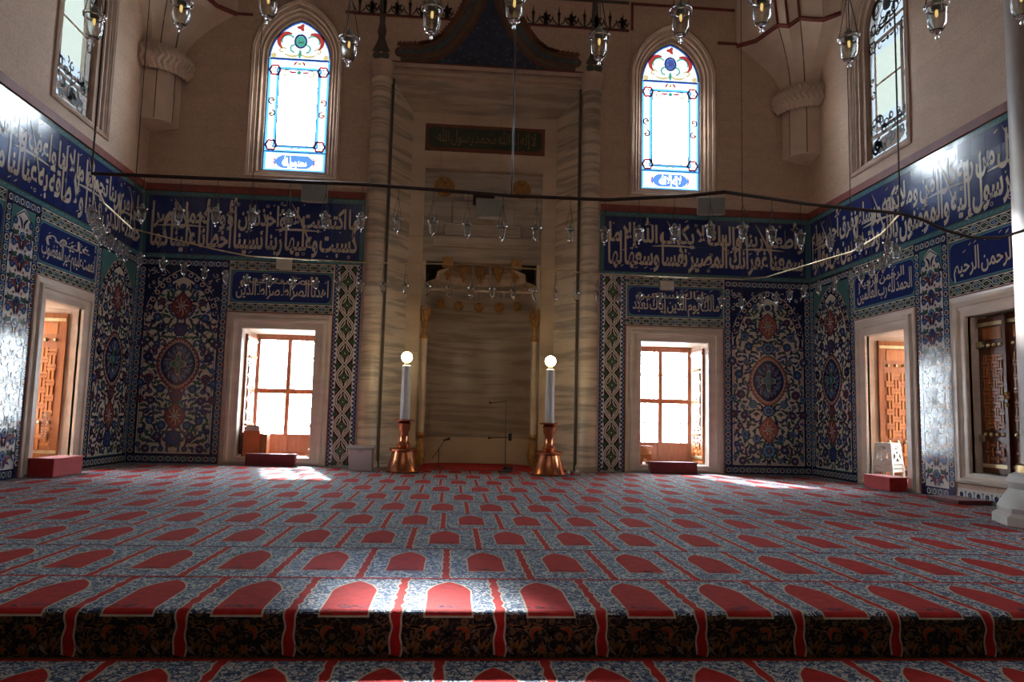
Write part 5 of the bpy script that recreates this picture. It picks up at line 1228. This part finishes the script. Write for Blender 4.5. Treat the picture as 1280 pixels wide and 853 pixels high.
for s in (-1, 1):
    mb = MB(); P = [(-.16, 0), (-.07, 0), (-.05, .09), (0, .13), (.05, .09), (.07, 0), (.16, 0), (.16, .40), (-.16, .40)]
    q = [(x, -s*.12 + s*z*.6, z) for x, z in P]; mb.add(q + [(x, y + .02, z) for x, y, z in q], [tuple(range(9)), tuple(range(9, 18))[::-1]] + [(i, (i + 1) % 9, 9 + (i + 1) % 9, 9 + i) for i in range(9)]); mb.build('leaf', 'wood_light', e)

# stacked plastic stools
def stool(z, label, top):
    e = empty('plastic_stool', (XR + .13, 13.62, z), label, 'stool', 'stacked plastic stools', rz=.5)
    MB().box(-.135, .135, -.135, .135, .43, .455).build('seat', 'plastic_white', e, bevel=.02)
    for k in range(4):
        R_ = Matrix.Rotation(k*pi/2, 3, 'Z')
        def sheet(name, loops, t=.012):
            mb = MB(); pts = [p for l in loops for p in l]; pos = lambda x, z_, o: R_ @ Vector((x, -(.135 + (.44 - z_)*.10) + o, z_))
            tr = [tuple(q) for q in tessellate_polygon([[Vector((x, z_, 0)) for x, z_ in l] for l in loops])]
            mb.add([pos(x, z_, 0) for x, z_ in pts], tr); mb.add([pos(x, z_, t) for x, z_ in pts], [q[::-1] for q in tr])
            for l in loops: n = len(l); mb.add([pos(x, z_, 0) for x, z_ in l] + [pos(x, z_, t) for x, z_ in l], [(i, (i + 1) % n, n + (i + 1) % n, n + i) for i in range(n)])
            return mb.build(name, 'plastic_white', e)
        el = lambda cx_, cz, rx, rz: [(cx_ + rx*cos(2*pi*i/12), cz + rz*sin(2*pi*i/12)) for i in range(12)]
        sheet('side', [[(-.165, .11), (.165, .11), (.160, .16), (-.160, .16)]] if not top else [[(-.165, .11), (.165, .11), (.137, .44), (-.137, .44)], el(0, .375, .07, .026), [(-.06, .32), (.06, .32), (0, .265)], [(-.06, .15), (.06, .15), (0, .215)], [(-.10, .30), (-.035, .24), (-.11, .17)], [(.10, .30), (.11, .17), (.035, .24)]])
        for sx in (-1, 1): sheet('leg', [[(sx*.185, 0), (sx*.14, 0), (sx*.125, .115), (sx*.165, .115)]])
    e.scale = (1.15, 1.15, 1.12)
    return e
for k in range(3): stool(WZ0 + .014 + .075*k, ('lowest of the cream plastic stools stacked in the right opening', 'middle one of the cream plastic stools stacked in the right opening', 'topmost of the cream plastic stools stacked in the right opening')[k], k == 2)

# marble column at the right edge
e = empty('marble_column', (7.34, 8.5, 0), 'pale round marble column with moulded base at the right edge', 'column')
MB().lathe([(.80, 0), (.80, .10), (.74, .14), (.74, .2)], 8).build('plinth', 'marble_white', e); MB().lathe([(.74, .2), (.70, .28), (.62, .40), (.60, .42), (.64, .50), (.60, .58), (.52, .62)], 28).build('base', 'marble_white', e, True)
MB().lathe([(.50, .62), (.47, .7), (.44, 7), (.43, 13.9)], 28).build('shaft', 'column_stone', e, True)
MB().lathe([(.53, .60), (.53, .70), (.49, .72)], 28).build('ring', 'brass', e, True)

# ------------------------------------------------------------------ hanging lamps
ORD = 'first second third fourth fifth sixth seventh eighth ninth tenth eleventh twelfth thirteenth fourteenth fifteenth sixteenth seventeenth eighteenth nineteenth twentieth'.split()
def ordinal(n):
    if n <= 20: return ORD[n - 1]
    return {2: 'twenty', 3: 'thirty', 4: 'forty'}[n//10] + '-' + ORD[n % 10 - 1] if n % 10 else {30: 'thirtieth', 40: 'fortieth'}[n]
def lamp_parts(bulb):
    g = MB().lathe([(1e-4, 0), (.009, .004), (.012, .014), (.006, .024), (.010, .03), (.030, .045), (.043, .08), (.047, .13), (.047, .155), (.058, .172), (.060, .18), (.056, .18), (.044, .157), (.044, .13), (.040, .082), (.027, .049), (1e-4, .042)], 16, cap=False).build('glass_cup', 'lamp_glass', None, True)
    r = MB(); r.tube([(.055*cos(2*pi*i/16), .053*sin(2*pi*i/16), .166) for i in range(16)], .0045, 6, closed=True); r = r.build('rim', 'silver', None, True)
    w = MB()
    for k in range(3): a = 2*pi*k/3 + .5; w.tube([(.055*cos(a), .055*sin(a), .168), (.018*cos(a), .018*sin(a), .36), (0, 0, .42)], .0028, 4)
    w.tube([(0, 0, .42), (0, 0, .52)], .0032, 4); w = w.build('chain', 'wire', None)
    parts = [g, r, w]
    c = MB().lathe([(.020, .155), (.024, .165), (.024, .20), (.012, .225)], 10).build('lamp_holder', 'mesh_grey', None, True); parts.append(c)
    b = MB().lathe([(.006, .155), (.008, .14), (.006, .122), (1e-4, .116)], 8, cap=False).build('bulb', 'filament' if bulb else 'plastic_white', None, True); parts.append(b)
    return parts
PA, PB = lamp_parts(True), lamp_parts(False)
first = {id(PA): True, id(PB): True}
def lamp(parts, x, y, z, label, group):
    e = empty('glass_lamp', (x, y, z), label, 'lamp', group, rz=rnd.uniform(0, 6))
    for q in parts:
        if first[id(parts)]: q.parent = e
        else: o = q.copy(); C.objects.link(o); o.parent = e
    first[id(parts)] = False
HZ = 3.6
near = [(-3.9, 8.11), (-2.85, 8.09), (-.99, 8.04), (.59, 8.2), (1.68, 8.18), (2.51, 7.89), (2.85, 7.69), (3.92, 7.98), (5.13, 8.18)]
far = [(5.13, 8.18), (5.45, 9.1), (5.62, 10.15), (5.25, 12.2), (4.95, 12.5), (2.45, 12.5), (.39, 12.4), (-1.58, 12.33), (-3.34, 12.17), (-3.77, 11.72), (-4.5, 10.6), (-4.3, 9.3), (-3.9, 8.11)]
def along(P, step, start):
    out = []; d = -start
    for i in range(len(P) - 1):
        a, b2 = Vector(P[i]), Vector(P[i + 1]); L = (b2 - a).length; t = -d
        while t <= L:
            if t >= 0: out.append(a + (b2 - a)*t/L)
            t += step
        d = L - (t - step); d = d - step if False else (L - t)
        d = -(t - L)
    return out
def spaced(P, step, start):
    out = []; nxt = start; acc = 0
    for i in range(len(P) - 1):
        a, b2 = Vector(P[i]), Vector(P[i + 1]); L = (b2 - a).length
        while nxt <= acc + L: out.append(a + (b2 - a)*(nxt - acc)/L); nxt += step
        acc += L
    return out
e = empty('lamp_bar', (.6, 8.1, HZ), 'dark iron bar spanning the apse with a near row of glass lamps', 'lamp hoop')
mb = MB(); mb.tube([(x, y, HZ) for x, y in near], .020, 8); wb(mb, 'bar', 'wire', e)
for x, y in ((-3.9, 8.11), (.59, 8.2), (5.13, 8.18)): mb = MB(); mb.tube([(x, y, HZ), (x, y, 13.9)], .010, 5); wb(mb, 'hanging_rod', 'wire', e)
e = empty('lamp_wire', (.6, 12.4, HZ), 'thin looped wire carrying the far row of glass lamps', 'lamp hoop')
mb = MB(); mb.tube([(x, y, HZ + (.05 if abs(x - .39) < .01 else 0)) for x, y in far], .011, 6); wb(mb, 'wire', 'brass_pale', e)
for x, y in ((-3.34, 12.17), (-4.5, 10.6), (5.62, 10.15), (4.95, 12.5)): mb = MB(); mb.tube([(x, y, HZ), (x, y, 13.9)], .006, 4); wb(mb, 'hanging_wire', 'wire', e)
for k, q in enumerate(spaced(near, .385, .55)): lamp(PB, q.x, q.y, HZ - .53, 'small glass lamp on the dark iron bar, %s from the left' % ordinal(k + 1), 'glass lamps of the iron bar')
Q = spaced(far, .36, .25)[::-1]
for k, q in enumerate(Q): lamp(PB, q.x, q.y, HZ - .52, 'small glass lamp on the thin looped wire, %s counted from its left end' % ordinal(k + 1), 'glass lamps of the looped wire')
tips = [(-2.01, 4.07), (-1.48, 3.87), (-1.0, 3.73), (-.65, 4.15), (-.17, 3.77), (.25, 3.61), (.75, 3.94), (1.12, 3.64), (1.49, 3.49), (2.11, 3.79), (2.38, 3.44), (2.69, 3.26)]
for k, (x, y) in enumerate(tips): lamp(PA, x, y, 3.08, 'large looking clear glass lamp at the top of the picture, %s from the left' % ordinal(k + 1), 'near glass lamps at the top')
e = empty('lamp_bar', (.3, 3.8, HZ), 'iron bar above the picture carrying the nearest glass lamps', 'lamp hoop')
mb = MB(); mb.tube([(x, y, HZ) for x, y in tips], .02, 8); wb(mb, 'bar', 'wire', e)
for x, y in (tips[0], tips[5], tips[-1]): mb = MB(); mb.tube([(x, y, HZ), (x, y, 13.9)], .01, 5); wb(mb, 'hanging_rod', 'wire', e)
mb = MB(); P = [(5.13, 8.18, 3.6), (5.35, 8.13, 3.53), (5.6, 8.08, 3.40), (5.9, 8.05, 3.32), (6.25, 8.05, 3.33), (6.6, 8.1, 3.45), (6.95, 8.25, 3.62)]
mb.tube(P, .018, 6); tag(mb.build('sagging_cable', 'wire', smooth=True), 'brown cable sagging from the iron bar to the right edge column', 'cable')
bpy.data.objects.remove(_to); bpy.data.curves.remove(_tc)
